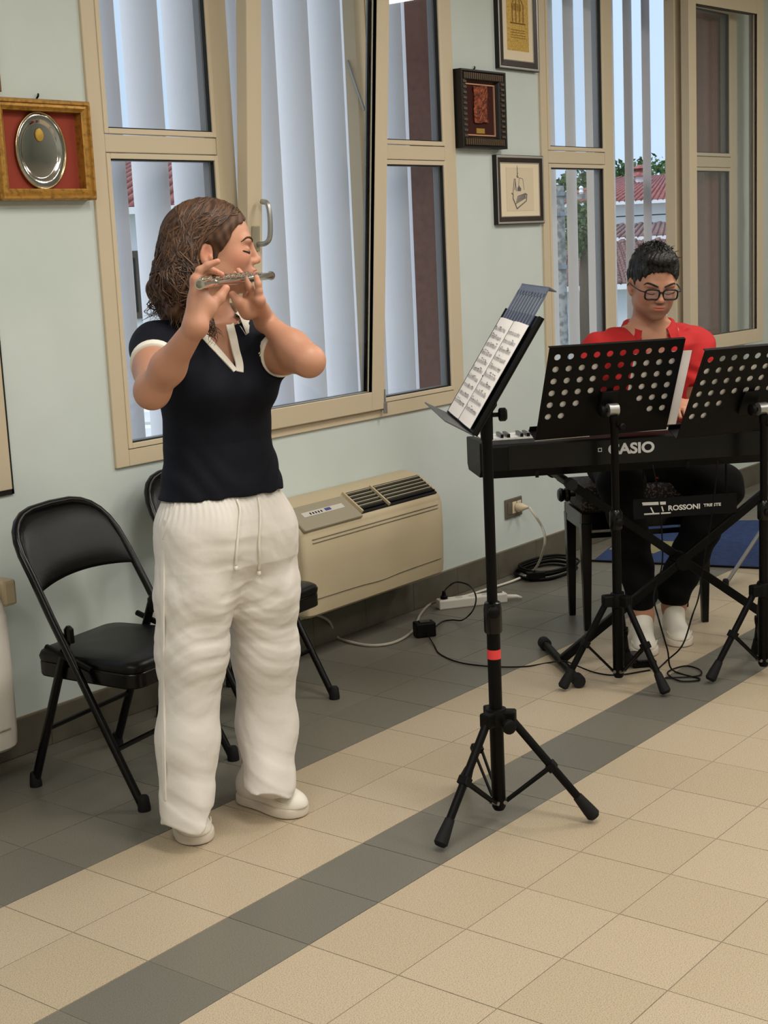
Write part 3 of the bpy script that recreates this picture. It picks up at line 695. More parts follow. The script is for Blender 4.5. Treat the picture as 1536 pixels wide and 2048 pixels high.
def sheet(label, C0, W, U, N, w, h, seed, group='sheet music', lines=10, bow=.008, name='sheet_music'):
    """one sheet of music: centre C0, width/up/normal unit vectors"""
    rs = random.Random(seed); nx, ny = 6, 10; V = []; F = []
    def pt(a, b, off=0.): 
        return C0+W*a+U*b+N*(off+bow*(1-(2*a/w)**2)*(.4+.6*(b/h+.5))+.002)
    for i in range(nx+1):
        for k in range(ny+1): V.append(pt((i/nx-.5)*w, (k/ny-.5)*h))
    for i in range(nx):
        for k in range(ny): a = i*(ny+1)+k; F.append((a, a+ny+1, a+ny+2, a+1))
    m = MB(); V2 = [np.array(v)-N*.0008 for v in V]; n0 = len(V)
    m.add(V+V2, F+[tuple(n0+q for q in reversed(f)) for f in F])
    t = thing(name, label, 'sheet music', C0, group=group)
    m.build('page', 'paper', t, smooth=True)
    ink = MB()
    def q(a0, a1, b0, b1):
        n = 5
        for i in range(n):
            xa, xb = a0+(a1-a0)*i/n, a0+(a1-a0)*(i+1)/n
            ink.add([pt(xa, b0, .0012), pt(xb, b0, .0012), pt(xb, b1, .0012), pt(xa, b1, .0012)], [(0, 1, 2, 3)])
    for r_ in range(lines):
        yb = h*.40-r_*(h*.84/lines)
        for s5 in range(5): q(-w*.42, w*.42, yb-.0019*s5, yb-.0019*s5-.0005)
        x = -w*.40
        while x < w*.40:
            if rs.random() < .8:
                zz = yb-rs.random()*.009; q(x, x+.003, zz-.0011, zz+.0011); q(x+.0026, x+.0033, zz, zz+.007)
                if rs.random() < .4: q(x, min(x+.014, w*.42), zz+.006, zz+.0078)
            x += rs.uniform(.005, .012)
    ink.build('notes', 'ink_soft', t)
    return t
for k, a in enumerate((-.108, .108)):
    sheet(('sheet of music on the near half' if k == 0 else 'sheet of music on the far half')+' of the desk facing the flute player', dp(a, -.012, .010), ww, upd, nrm, .208, .292, k, 'sheet music on the flute stand')
# --- perforated orchestra stands
def perforated(b, W, H, org, X, U, N, cols=10):
    """plate W x H with round holes; org = centre"""
    def pt(a, c): return org+X*a+U*c
    px_ = W/10.45; py_ = H/7.75; rr = .0118; n = 12
    for r_ in range(8):
        y1 = H/2-.014-r_*py_; y0 = y1-py_
        if r_ == 7: y0 = -H/2
        if r_ == 0: pass
        for c_ in range(cols):
            x0 = -px_*cols/2+c_*px_; x1 = x0+px_
            has = r_ < 4 or (r_ == 4 and (c_ < 3 or c_ > 6)) or (r_ == 5 and (c_ < 2 or c_ > 7))
            if not has:
                b.add([pt(x0, y0), pt(x1, y0), pt(x1, y1), pt(x0, y1)], [(0, 1, 2, 3)])
            else:
                cx_, cy_ = (x0+x1)/2, (y0+y1)/2; V = []; 
                for k in range(n):
                    th = 2*math.pi*k/n+math.pi/4; V.append(pt(cx_+rr*math.cos(th), cy_+rr*math.sin(th)))
                for k in range(n):
                    th = 2*math.pi*k/n+math.pi/4; ca, sa = math.cos(th), math.sin(th); s = 1/max(abs(ca), abs(sa))
                    V.append(pt(cx_+px_/2*ca*s, cy_+py_/2*sa*s))
                b.add(V, [(k, (k+1) % n, n+(k+1) % n, n+k) for k in range(n)])
    b.add([pt(-W/2, -H/2), pt(-px_*5, -H/2), pt(-px_*5, H/2), pt(-W/2, H/2)], [(0, 1, 2, 3)])
    b.add([pt(px_*5, -H/2), pt(W/2, -H/2), pt(W/2, H/2), pt(px_*5, H/2)], [(0, 1, 2, 3)])
    b.add([pt(-px_*5, H/2-.014), pt(px_*5, H/2-.014), pt(px_*5, H/2), pt(-px_*5, H/2)], [(0, 1, 2, 3)])
def orchestra_stand(label, SC, zdesk, facing, footpx, R, tilt, group, xoff=0.):
    t = thing('music_stand', label, 'music stand', (*SC, 0), group=group); S3 = np.array([*SC, 0.])
    fp = fl(*footpx); a0 = math.atan2(fp[1]-SC[1], fp[0]-SC[0])
    tripod(t, SC, R, [a0, a0+math.radians(120), a0-math.radians(120)], .03, .33, .0175, .026)
    MB().lathe([(.0165, .31), (.0165, .60)], S3, (0, 0, 1), 16).build('lower_pole', 'black_metal', t, smooth='auto')
    MB().lathe([(.02, .565), (.0225, .57), (.0225, .625), (.015, .635)], S3, (0, 0, 1), 16).build('collar', 'black_gloss', t, smooth='auto')
    knob(t, S3+np.array([0, 0, .595])-fh*.018, -fh+.3*rh, .022, .014)
    MB().lathe([(.0135, .58), (.0135, zdesk-.09), (.016, zdesk-.085), (.016, zdesk-.06)], S3, (0, 0, 1), 16).build('upper_pole', 'black_metal', t, smooth='auto')
    knob(t, S3+np.array([0, 0, zdesk-.095])-fh*.012+rh*.012, -fh+.6*rh, .022, .013)
    N = np.array([*facing, 0.]); N /= np.linalg.norm(N); X = np.array([-N[1], N[0], 0]); X = X if X@RT > 0 else -X
    Nn = N*math.cos(tilt)+np.array([0, 0, 1])*math.sin(tilt); U = -N*math.sin(tilt)+np.array([0, 0, 1])*math.cos(tilt)
    O = S3+np.array([0, 0, zdesk])+N*.045+U*.03-X*xoff
    # clamp: silver drum + bracket
    MB().cyl(S3+np.array([0, 0, zdesk-.04])-X*.018+N*.012, S3+np.array([0, 0, zdesk-.04])+X*.018+N*.012, .022, n=18).build('clamp', 'alu', t, smooth='auto')
    knob(t, S3+np.array([0, 0, zdesk-.04])-X*.018+N*.012, -X, .026, .02)
    MB().obox(O-Nn*.008-U*.045, X*.033, U*.045, Nn*.006).build('bracket', 'black_plastic', t, bevel=.003)
    pm = MB(); perforated(pm, .50, .36, O, X, U, Nn)
    pd = pm.build('desk', 'black_metal', t); bmx = bmesh.new(); bmx.from_mesh(pd.data); bmesh.ops.remove_doubles(bmx, verts=bmx.verts, dist=1e-5); bmx.to_mesh(pd.data); bmx.free()
    sd = pd.modifiers.new('solid', 'SOLIDIFY'); sd.thickness = .0018; sd.offset = 0
    MB().obox(O-U*.181+Nn*.03, X*.25, Nn*.03, U*.0012).build('lip', 'black_metal', t)
    MB().obox(O-U*.172+Nn*.06, X*.25, U*.009, Nn*.0012).build('lip_edge', 'black_metal', t)
    MB().obox(O+U*.18+Nn*.006, X*.25, Nn*.006, U*.001).build('top_edge', 'black_metal', t)
    return t, O, X, U, Nn
# face the pianist
MAN = np.array([3.36, .40])
g = 'perforated music stands'
c2 = np.array([2.614, .096]); c3 = np.array([2.985, -.285])
f2 = (fh*math.cos(.27)-rh*math.sin(.27))[:2]; f3 = (fh*math.cos(.38)-rh*math.sin(.38))[:2]
s2, O2, X2, U2, N2 = orchestra_stand('black perforated music stand in front of the pianist, nearer the wall', c2, vz(797, c2), f2, (1130, 1382), .205, math.radians(25), g)
s3, O3, X3, U3, N3 = orchestra_stand('black perforated music stand cut off by the right edge of the picture', c3, vz(795, c3), f3, (1408, 1370), .225, math.radians(29), g, .03)
sheet('sheet of music on the left half of the perforated stand before the pianist', O2-X2*.145-U2*.040+N2*.004, -X2, U2, N2, .205, .297, 11, 'sheet music on the perforated stands', bow=.003)
sheet('sheet of music overhanging the right side of the perforated stand before the pianist', O2+X2*.180-U2*.018+N2*.004, -X2, U2, N2, .215, .297, 12, 'sheet music on the perforated stands', bow=.003)
sheet('pale sheet of music on the left half of the perforated stand at the right edge', O3-X3*.12-U3*.02+N3*.004, -X3, U3, N3, .215, .297, 13, 'sheet music on the perforated stands', bow=.003)
sheet('sheet of music on the right half of the perforated stand at the right edge', O3+X3*.11-U3*.02+N3*.004, -X3, U3, N3, .21, .297, 14, 'sheet music on the perforated stands', bow=.003)
# ================================================================== KEYBOARD, ITS STAND, BENCH
KX = np.array([.70, -.713, 0.]); KX /= np.linalg.norm(KX)       # along the keys, to the right in the picture
KB = np.array([-KX[1]*-1, -KX[0], 0.]); KB = np.array([-.713, -.70, 0.]); KB -= KX*(KX@KB); KB /= np.linalg.norm(KB)   # towards the camera
ctr = np.array([2.71, .397, 0.])
best = min(np.linspace(-.6, .6, 481), key=lambda s: abs(topx(ctr+KB*.14+KX*s+np.array([0, 0, .8]))[0, 0]-961))
KO = ctr+KB*.14+KX*best                                   # rear left corner (floor projection)
KL, KD, KZ0, KZ1 = 1.33, .285, .742, .872
def kp(a, b, z): return KO+KX*a-KB*b+np.array([0, 0, z])   # a along, b depth from rear towards the player
mat('key_white', (232, 230, 224), .3); mat('key_black', (12, 12, 12), .3)
mat('print_grey', (190, 190, 190), .5)
kb = thing('digital_piano', 'black digital piano keyboard with CASIO lettering on its rear', 'keyboard', kp(KL/2, KD/2, KZ0))
ZK = KZ1-.006
body = MB()
prof = [(.0, KZ0+.03), (.03, KZ0), (KD-.02, KZ0), (KD, KZ0+.015), (KD, ZK-.02), (.145, ZK-.02), (.145, KZ1-.012), (.12, KZ1-.006), (.012, KZ1-.006), (.0, KZ1-.014)]
body.prism([kp(.03, b, z) for b, z in prof], KX*(KL-.06)); body.build('body', 'black_plastic', kb, bevel=.003)
for a in (0, KL-.03):
    MB().prism([kp(a, b, z) for b, z in [(.01, KZ0+.03), (.04, KZ0+.005), (KD-.02, KZ0), (KD+.005, KZ0+.02), (KD+.005, ZK-.002), (.15, ZK+.006), (.12, KZ1+.002), (.01, KZ1+.002)]], KX*.03).build('cheek', 'black_plastic', kb, bevel=.004)
nw = 52; kw = (KL-.07)/nw; wme = None
for k in range(nw):
    a = .035+k*kw; o = MB().obox(kp(a+kw/2, .215, ZK-.007), KX*(kw/2-.0005), KB*.068, (0, 0, .010)).build('white_key', 'key_white', kb)
for k in range(nw-1):
    if (k+5) % 7 in (0, 1, 3, 4, 5):
        a = .035+(k+1)*kw; MB().obox(kp(a, .195, ZK+.009), KX*.0055, KB*.045, (0, 0, .007)).build('black_key', 'key_black', kb)
rear = MB().obox(kp(KL/2, -.001, KZ0+.075), KX*(KL/2-.1), KB*.0015, (0, 0, .043)).build('rear_panel', 'black_gloss', kb)
sL = min(np.linspace(0, 1.3, 651), key=lambda s: abs(topx(kp(s, 0, .8))[0, 0]-1262))
text_mesh('lettering', 'CASIO', .052, kp(sL, -.004, vz(897, kp(sL, 0, 0)[:2])), KX, (0, 0, 1), 'print_grey', kb, bold=.0018, xs=1.12)
sq = kp(min(np.linspace(0, 1.3, 651), key=lambda s: abs(topx(kp(s, 0, .8))[0, 0]-1200)), -.004, KZ0+.085)
mitr = MB()
for dx_, dz_, wx, wz in ((-.006, 0, .001, .006), (.006, 0, .001, .006), (0, .006, .007, .001), (0, -.006, .007, .001)): mitr.obox(sq+KX*dx_+np.array([0, 0, dz_]), KX*wx, KB*.0006, (0, 0, wz))
mitr.build('port', 'print_grey', kb)
for a in (.2, .75, 1.1): MB().obox(kp(a, -.001, KZ0+.012), KX*.006, KB*.002, (0, 0, .012)).build('foot', 'black_metal', kb)
# X stand
kst = thing('keyboard_stand', 'black X-frame stand carrying the digital piano', 'stand', kp(KL/2, KD/2, 0))
def ks(a, z, off=0.): return ctr+KX*a-KB*off*1+np.array([0, 0, z])
L1 = fl(1088, 1297); L2 = fl(1158, 1375); fbc = (L1+L2)/2; fbc[2] = 0
sa = (fbc-ctr)@KX
fdir = -KB
span = .93
for a in (sa, sa+span):
    c0 = ctr+KX*a; 
    p0, p1 = c0-fdir*.255+np.array([0, 0, .024]), c0+fdir*.255+np.array([0, 0, .024])
    if a == sa: p0 = np.array([L2[0], L2[1], .024]); p1 = np.array([L1[0], L1[1], .024])
    fb_ = MB().tube([p0, p1], .0155, 12).build('foot_bar', 'black_metal', kst, smooth='auto')
    dd = (p1-p0)/np.linalg.norm(p1-p0)
    for e, s in ((p0, 1), (p1, -1)): MB().lathe([(.022, -.012), (.024, -.004), (.024, .03), (.018, .036)], e, dd*s, 14).build('end_cap', 'rubber', fb_, smooth='auto')
ztop = KZ0-.03
for (off, a0, a1, nm) in ((.028, sa, sa+span, 'crossbar'), (-.028, sa+span, sa, 'crossbar')):
    q0 = ctr+KX*a0+KB*off+np.array([0, 0, .035]); q1 = ctr+KX*(a1+(0.02 if a1 < a0 else -.02))+KB*off+np.array([0, 0, ztop])
    d = (q1-q0)/np.linalg.norm(q1-q0); n_ = np.cross(d, KB); 
    MB().obox((q0+q1)/2, (q1-q0)/2, n_*.016, KB*.011).build(nm, 'black_metal', kst, bevel=.003)
    # top arm carrying the piano
    e = q1.copy()
    arm = MB().tube([e-KB*off+KB*.16, e-KB*off-KB*.16], .014, 12).build('support_arm', 'black_metal', kst, smooth='auto')
    for s in (-1, 1): MB().lathe([(.02, -.014), (.021, 0), (.021, .03), (.016, .034)], e-KB*off+KB*.16*s, -KB*s, 14).build('end_cap', 'rubber', arm, smooth='auto')
pc = ctr+KX*(sa+span/2)+np.array([0, 0, (ztop+.035)/2])
MB().lathe([(.03, -.045), (.03, .045)], pc, KB, 18).build('pivot', 'black_metal', kst, smooth='auto')
# bench
B0 = fl(1168, 1264); bl = B0+KX*0; BW, BD = .53, .30
def bp(a, b, z): return np.array([B0[0], B0[1], 0])+KX*a-KB*b+np.array([0, 0, z])
bz = .505
be = thing('piano_bench', 'black adjustable piano bench with a patterned seat under the pianist', 'bench', bp(BW/2, BD/2, 0))
for a, b in ((.02, .02), (BW-.02, .02), (.02, BD-.02), (BW-.02, BD-.02)):
    MB().add([bp(a+sx*w_, b+sy*w_, z) for z, w_ in ((0, .013), (bz-.06, .022)) for sx, sy in ((-1, -1), (1, -1), (1, 1), (-1, 1))], [(0, 3, 2, 1), (4, 5, 6, 7), (0, 1, 5, 4), (1, 2, 6, 5), (2, 3, 7, 6), (3, 0, 4, 7)]).build('leg', 'black_gloss', be, bevel=.003)
for a0, a1, b0, b1 in ((0, BW, 0, .022), (0, BW, BD-.022, BD), (0, .022, .022, BD-.022), (BW-.022, BW, .022, BD-.022)):
    MB().obox(bp((a0+a1)/2, (b0+b1)/2, bz-.055), KX*(a1-a0)/2, KB*(b1-b0)/2, (0, 0, .035)).build('apron', 'black_gloss', be, bevel=.003)
mat('seat_pattern', (16, 14, 14), .7, noise=(120, (96, 78, 74), .55, .58))
MB().obox(bp(BW/2, BD/2, bz+.035), KX*(BW/2-.005), KB*(BD/2-.005), (0, 0, .05)).build('seat', 'seat_pattern', be, bevel=.015)
for a, s in ((0, -1), (BW, 1)):
    MB().lathe([(.01, 0), (.01, .02), (.026, .024), (.03, .034), (.026, .044), (.018, .046), (.026, .05), (.029, .06), (.022, .07), (.008, .073)], bp(a, .10, bz+.045), KX*s, 18).build('knob', 'black_gloss', be, smooth='auto')
MB().obox(bp(BW/2, .0, bz-.11), KX*(BW/2-.04), KB*.006, (0, 0, .01)).build('rail', 'black_gloss', be)
MB().obox(bp(BW/2, BD, bz-.11), KX*(BW/2-.04), KB*.006, (0, 0, .01)).build('rail', 'black_gloss', be)
# black name board hung under the piano
def kk(pxx, pyy, off):       # point on the vertical plane parallel to the piano's rear at distance off in front of it
    d = ray(pxx, pyy); o = KO+KB*off; t = ((o-CAM)@KB)/(d@KB); return CAM+d*t
mat('logo_white', (214, 212, 206), .5)
q0, q1 = kk(1270, 1016, -.10), kk(1470, 1008, -.10); 
nb = thing('name_board', 'black board with ROSSONI TRIESTE lettering below the digital piano', 'sign', (q0+q1)/2)
bx = (q1-q0)/np.linalg.norm(q1-q0); bx[2] = 0; bx /= np.linalg.norm(bx)
bc = (q0+q1)/2; hw_ = np.linalg.norm(q1-q0)/2+.005; hz = .036
MB().obox(bc+np.array([0, 0, .0]), bx*hw_, KB*.006, (0, 0, hz)).build('board', 'black_matte', nb)
for s in (-.8, .8): MB().tube([bc+bx*hw_*s+np.array([0, 0, hz]), bc+bx*hw_*s+np.array([0, 0, KZ0-bc[2]])], .004, 6).build('hanger', 'black_metal', nb)
tp_ = kk(1367, 1014, -.10); text_mesh('lettering', 'ROSSONI', .026, tp_+KB*.008, KX, (0, 0, 1), 'logo_white', nb, bold=.0006, xs=1.12)
tp_ = kk(1423, 1009, -.10); text_mesh('lettering', 'TRIESTE', .015, tp_+KB*.008, KX, (0, 0, 1), 'logo_white', nb, bold=.0004, xs=1.25)
lg = MB()
for (xa, ya, xb, yb) in ((1283, 1006, 1330, 1004), (1284, 1009, 1330, 1007), (1287, 1028, 1340, 1025), (1300, 1014, 1306, 1026), (1322, 1012, 1325, 1022)):
    lg.tube([kk(xa, ya, -.10)+KB*.008, kk(xb, yb, -.10)+KB*.008], .003, 4)
lg.build('logo', 'logo_white', nb)
# sustain pedal and loose cords
pf = fl(1290, 1335); pd_ = thing('sustain_pedal', 'black sustain pedal on the floor beside the pianist\'s shoe', 'pedal', (pf[0], pf[1], 0))
MB().obox((pf[0]+.05, pf[1]+.05, .012), KX*.045, KB*.075, (0, 0, .012)).build('base', 'black_plastic', pd_, bevel=.004)
MB().obox((pf[0]+.03, pf[1]+.03, .03), KX*.03, KB*.06, (0, 0, .004)).build('treadle', 'black_gloss', pd_, bevel=.002)
tag(MB().tube(smoothpts([kp(.62, .0, KZ0+.02), kk(1318, 1000, .01), kk(1325, 1120, .02), kk(1308, 1190, .03), fl(1318, 1240, .25), fl(1335, 1300, .1), fl(1345, 1340, .01), fl(1400, 1358, .006), fl(1360, 1362, .006), fl(1335, 1345, .006), fl(1370, 1332, .006), fl(1400, 1340, .006), fl(1395, 1352, .006), fl(1330, 1356, .006)], 7), .003, 6).build('audio_cord', 'black_plastic', smooth=True), 'thin black cord hanging from the piano into loops on the floor', 'cable')
tag(MB().tube(smoothpts([kp(.86, .0, KZ0+.02), kk(1425, 1020, .01), kk(1410, 1110, .02), kk(1398, 1190, .05), fl(1385, 1230, .25), fl(1365, 1290, .08), fl(1335, 1320, .008), fl(1310, 1340, .006), pf+np.array([.02, .0, .012])], 7), .003, 6).build('pedal_cord', 'black_plastic', smooth=True), 'thin black cord from the piano down to the sustain pedal', 'cable')
# blue rug with drum hardware at the right edge
mat('rug_blue', (40, 62, 108), .95, noise=(30, (30, 48, 88), .35, .7), bump=(200, .3)); mat('rug_yellow', (140, 132, 96), .95)
ra = fl(1330, 1129); rb_ = fl(1536, 1138); rdx = (rb_-ra); rdx /= np.linalg.norm(rdx); rdn = np.array([-rdx[1], rdx[0], 0]); rdn = rdn if rdn@FW > 0 else -rdn
rg = thing('rug', 'blue rug with a dark border behind the piano bench', 'rug', ra)
MB().prism([ra-rdx*.35+np.array([0, 0, .001]), ra+rdx*1.9+np.array([0, 0, .001]), ra+rdx*1.9+rdn*1.5+np.array([0, 0, .001]), ra-rdx*.35+rdn*1.0+np.array([0, 0, .001])], (0, 0, .006)).build('pile', 'rug_blue', rg)
MB().prism([ra-rdx*.36-rdn*.012, ra+rdx*1.91-rdn*.012, ra+rdx*1.91, ra-rdx*.36], (0, 0, .009)).build('border', 'black_matte', rg)
MB().prism([ra-rdx*.34+rdn*.25+np.array([0, 0, .0072]), ra-rdx*.1+rdn*.2+np.array([0, 0, .0072]), ra-rdx*.02+rdn*.5+np.array([0, 0, .0072]), ra-rdx*.34+rdn*.5+np.array([0, 0, .0072])], (0, 0, .001)).build('motif', 'rug_yellow', rg)
dc = at(1560, 1060, 6.6); dh = thing('drum_stand', 'chrome and black drum hardware cut off by the right edge behind the stands', 'stand', (dc[0], dc[1], 0))
dz = np.array([dc[0], dc[1], 0.])
MB().lathe([(.014, .1), (.014, .62)], dz, (0, 0, 1), 12).build('pole', 'steel', dh, smooth='auto')
for k in range(3):
    a = .4+2.1*k; e = dz+np.array([.27*math.cos(a), .27*math.sin(a), .012])
    lg_ = MB().tube([dz+np.array([0, 0, .36]), e], .009, 8).build('leg', 'steel', dh, smooth='auto'); MB().lathe([(.014, 0), (.014, .03), (.01, .035)], (e[0], e[1], 0), (0, 0, 1), 10).build('foot', 'rubber', lg_)
MB().lathe([(.19, .60), (.2, .605), (.2, .78), (.19, .785)], dz+np.array([.05, .05, 0]), (0, 0, 1), 32).build('drum', 'black_gloss', dh, smooth='auto')
# ================================================================== OUTSIDE
mat('stucco', (248, 247, 245), .9); mat('roof_red', (170, 110, 104), .85, noise=(6, (132, 80, 76), .35, .7)); mat('roof_grey', (150, 118, 112), .85, noise=(9, (108, 86, 82), .35, .7))
mat('leaf', (88, 112, 66), .8, noise=(3, (60, 84, 44), .3, .7)); mat('bark', (90, 76, 62), .9); mat('pole_wood', (176, 172, 168), .85, noise=(8, (120, 116, 112), .4, .6))
mat('ground', (128, 126, 116), .95, noise=(1, (104, 112, 88), .4, .6)); mat('shutter', (88, 76, 66), .7); mat('gutter', (92, 80, 74), .6)
tag(MB().box((-40, WY+2.0, -3.75), (70, 90, -3.6)).build('ground', 'ground'), kind='structure')
def roofplane(par, p00, p10, p11, p01, m, pitch=.22, rr=.075, rows=None):
    """roof slope p00->p10 along the eave, p01/p11 at the ridge, corrugated by tile ribs running up the slope"""
    p00, p10, p11, p01 = [np.array(p, float) for p in (p00, p10, p11, p01)]
    b = MB(); nrm_ = np.cross(p10-p00, p01-p00); nrm_ /= np.linalg.norm(nrm_)
    if nrm_[2] < 0: nrm_ = -nrm_
    b.prism([p00, p10, p11, p01], -nrm_*.12)
    base = b.build('roof', m, par)
    n = max(2, int(np.linalg.norm(p10-p00)/pitch)); rb2 = MB()
    for k in range(n+1):
        t = k/n; a = p00+(p10-p00)*t; c = p01+(p11-p01)*t
        if np.linalg.norm(c-a) < .3: continue
        if rows:
            for i in range(rows):
                u0, u1 = i/rows, (i+1)/rows; rb2.tube([a+(c-a)*u0+nrm_*.03, a+(c-a)*u1], [rr, rr*.75], 6)
        else: rb2.tube([a, c], rr, 6)
    o = rb2.build('roof_tiles', m, par, smooth=True); o['kind'] = 'stuff'
def house(name, label, c, ax, w, d, ze, zr, over=.5, hip=1.6, m='roof_red', wins=(), zg=-3.6, pitch=.24, rows=None, chimney=None):
    """c: front-left corner on plan, ax: unit vector along front, back = away"""
    c = np.array([c[0], c[1], 0.]); ax = np.array([ax[0], ax[1], 0.]); ax /= np.linalg.norm(ax); bk = np.array([-ax[1], ax[0], 0.]); bk = bk if bk@FW > 0 else -bk
    h = thing(name, label, 'building', c+ax*w/2+bk*d/2+np.array([0, 0, zg]))
    Z = lambda z: np.array([0, 0, z])
    MB().prism([c+Z(zg), c+ax*w+Z(zg), c+ax*w+bk*d+Z(zg), c+bk*d+Z(zg)], (0, 0, ze-zg)).build('wall', 'stucco', h)
    e = [c-ax*over-bk*over, c+ax*(w+over)-bk*over, c+ax*(w+over)+bk*(d+over), c-ax*over+bk*(d+over)]
    r0 = c+ax*hip+bk*d/2; r1 = c+ax*(w-hip)+bk*d/2
    MB().prism([p+Z(ze-.16) for p in e], (0, 0, .14)).build('eave', 'stucco', h)
    roofplane(h, e[0]+Z(ze), e[1]+Z(ze), r1+Z(zr), r0+Z(zr), m, pitch, pitch*.33, rows); roofplane(h, e[2]+Z(ze), e[3]+Z(ze), r0+Z(zr), r1+Z(zr), m, pitch*2, pitch*.5)
    roofplane(h, e[3]+Z(ze), e[0]+Z(ze), r0+Z(zr), r0+Z(zr), m, pitch, pitch*.33, rows); roofplane(h, e[1]+Z(ze), e[2]+Z(ze), r1+Z(zr), r1+Z(zr), m, pitch*2, pitch*.5)
    for (a, z, ww_, hh) in wins:
        wo = MB().obox(c+ax*a+Z(z)-bk*.02, ax*ww_/2, bk*.05, (0, 0, hh/2)).build('window', 'shutter', h)
        MB().obox(c+ax*a+Z(z)-bk*.075, ax*ww_*.4, bk*.01, (0, 0, hh*.4)).build('pane', 'black_gloss', wo)
    if chimney:
        a, b_, zt = chimney; ch_ = c+ax*a+bk*b_
        MB().prism([ch_+Z(ze), ch_+ax*.45+Z(ze), ch_+ax*.45+bk*.45+Z(ze), ch_+bk*.45+Z(ze)], (0, 0, zt-ze)).build('chimney', 'stucco', h)
        MB().lathe([(.45, zt), (.42, zt+.08), (.2, zt+.25), (.2, zt+.3), (.4, zt+.34), (.1, zt+.5)], ch_+ax*.22+bk*.22, (0, 0, 1), 10).build('chimney_cap', 'roof_red', h)
    return h
hx = rh
pA = at(1120, 407, 60); pZ = at(1120, 366, 66)
house('house', 'white house with a red tiled roof and chimney seen between the louvres', pA+fh*.8+rh*.6, hx, 14, 12, pA[2], pZ[2]+.1, over=.9, hip=3.0, wins=((5.15, pA[2]-1.6, 1.0, 2.0), (9.2, pA[2]-1.6, 1.0, 2.0)), chimney=(3.35, 4.0, at(1275, 352, 64)[2]), pitch=.22)
pB = at(1120, 479, 52); pZB = at(1120, 462, 56)
house('house', 'low white outbuilding with a grey-brown tiled roof in front of the white house', pB+fh*.5+rh*.8, hx, 12, 5.5, pB[2], pZB[2]+.1, hip=.9, m='roof_grey', pitch=.22)
pC = at(1120, 572, 38); pZC = at(1120, 490, 44)
house('house', 'nearest low building with a weathered red tile roof just below the window', pC+fh*.5-rh*1.5, hx, 13, 12, pC[2], pZC[2], over=.5, hip=1.0, m='roof_grey', pitch=.22, rows=16)
pD = at(200, 415, 30); pZD = at(200, 318, 34)
house('house', 'pale house with a red roof glimpsed through the louvres behind the flute player', pD+fh*.5-rh*2.0, hx, 9.5, 8.5, pD[2], pZD[2], hip=1.4, wins=((2.2, pD[2]-1.6, .9, 1.4), (4.2, pD[2]-1.6, .9, 1.4), (6.2, pD[2]-1.6, .9, 1.4)))
# outside steps
es = at(295, 870, 14)
stp = thing('outdoor_steps', 'pale outdoor steps glimpsed below the flute player\'s elbow', 'steps', es)
for k in range(7): MB().obox(es+rh*(.0+.02*k)+fh*.3*k+np.array([0, 0, -.30+.13*k]), rh*.9, fh*.15, (0, 0, .05)).build('step', 'stucco', stp)
# telegraph pole
tpz = at(1121, 520, 30); tp = thing('utility_pole', 'weathered pale utility pole outside the pianist\'s window', 'pole', (tpz[0], tpz[1], -3.6))
tb = np.array([tpz[0], tpz[1], 0.]); ztp = vz(372, tpz[:2])
MB().tube([tb+np.array([0, 0, -3.6]), tb+np.array([0, 0, ztp])], [.15, .10], 12).build('shaft', 'pole_wood', tp, smooth='auto')
for yy in (388, 428, 534):
    zz = vz(yy, tpz[:2]); MB().lathe([(.14, zz-.04), (.14, zz+.04)], tb, (0, 0, 1), 12).build('band', 'steel', tp, smooth='auto')
zz = vz(395, tpz[:2]); MB().obox(tb+np.array([0, 0, zz]), rh*.55, fh*.05, (0, 0, .05)).build('crossarm', 'pole_wood', tp)
for s in (-.45, -.2, .2, .45): MB().lathe([(.03, 0), (.05, .04), (.03, .08), (.05, .12), (.02, .16)], tb+rh*s+np.array([0, 0, zz+.05]), (0, 0, 1), 10).build('insulator', 'stucco', tp, smooth='auto')
tag(MB().tube(smoothpts([tb+np.array([0, 0, vz(440, tpz[:2])]), at(1260, 432, 32), at(1420, 424, 34)], 8), .012, 5).build('overhead_wire', 'black_metal'), 'thin overhead wire crossing in front of the white house', 'wire')
# trees
def tree(label, c, rx, rz, zc, seed, group='trees behind the houses', sc=1.0):
    rs = np.random.RandomState(seed); t = thing('tree', label, 'tree', (c[0], c[1], -3.6), group=group)
    MB().tube([(c[0], c[1], -3.6), (c[0]+.1, c[1], zc)], [.2, .08], 8).build('trunk', 'bark', t, smooth=True)
    n = 900; V = []; F = []
    for k in range(n):
        d = rs.normal(size=3); d /= np.linalg.norm(d); p = np.array([c[0], c[1], zc])+d*np.array([rx, rx, rz])*(.55+.5*rs.rand())*(1+.18*math.sin(5*d[0]+seed)+.15*math.sin(7*d[1]))
        a = rs.normal(size=3); a /= np.linalg.norm(a); b = np.cross(a, rs.normal(size=3)); b /= np.linalg.norm(b); s = (.10+.12*rs.rand())*sc
        i = len(V); V += [p-a*s, p+b*s*.6, p+a*s, p-b*s*.6]; F.append((i, i+1, i+2, i+3))
    MB().add(V, F).build('foliage', 'leaf', t)
for k, (px_, py_, dd, rx, rz, lb) in enumerate(((1175, 372, 78, 2.2, 1.0, 'green tree top behind the red roof, left of the chimney'), (1240, 366, 80, 2.0, 1.1, 'green tree top just left of the chimney behind the roof'), (1312, 364, 82, 2.2, 1.4, 'green tree top right of the chimney behind the roof'), (1163, 458, 34, .42, .62, 'leafy green shrub beside the utility pole'))):
    p_ = at(px_, py_, dd); tree(lb, p_, rx, rz, p_[2], 20+k, sc=1.0 if k < 3 else .45)
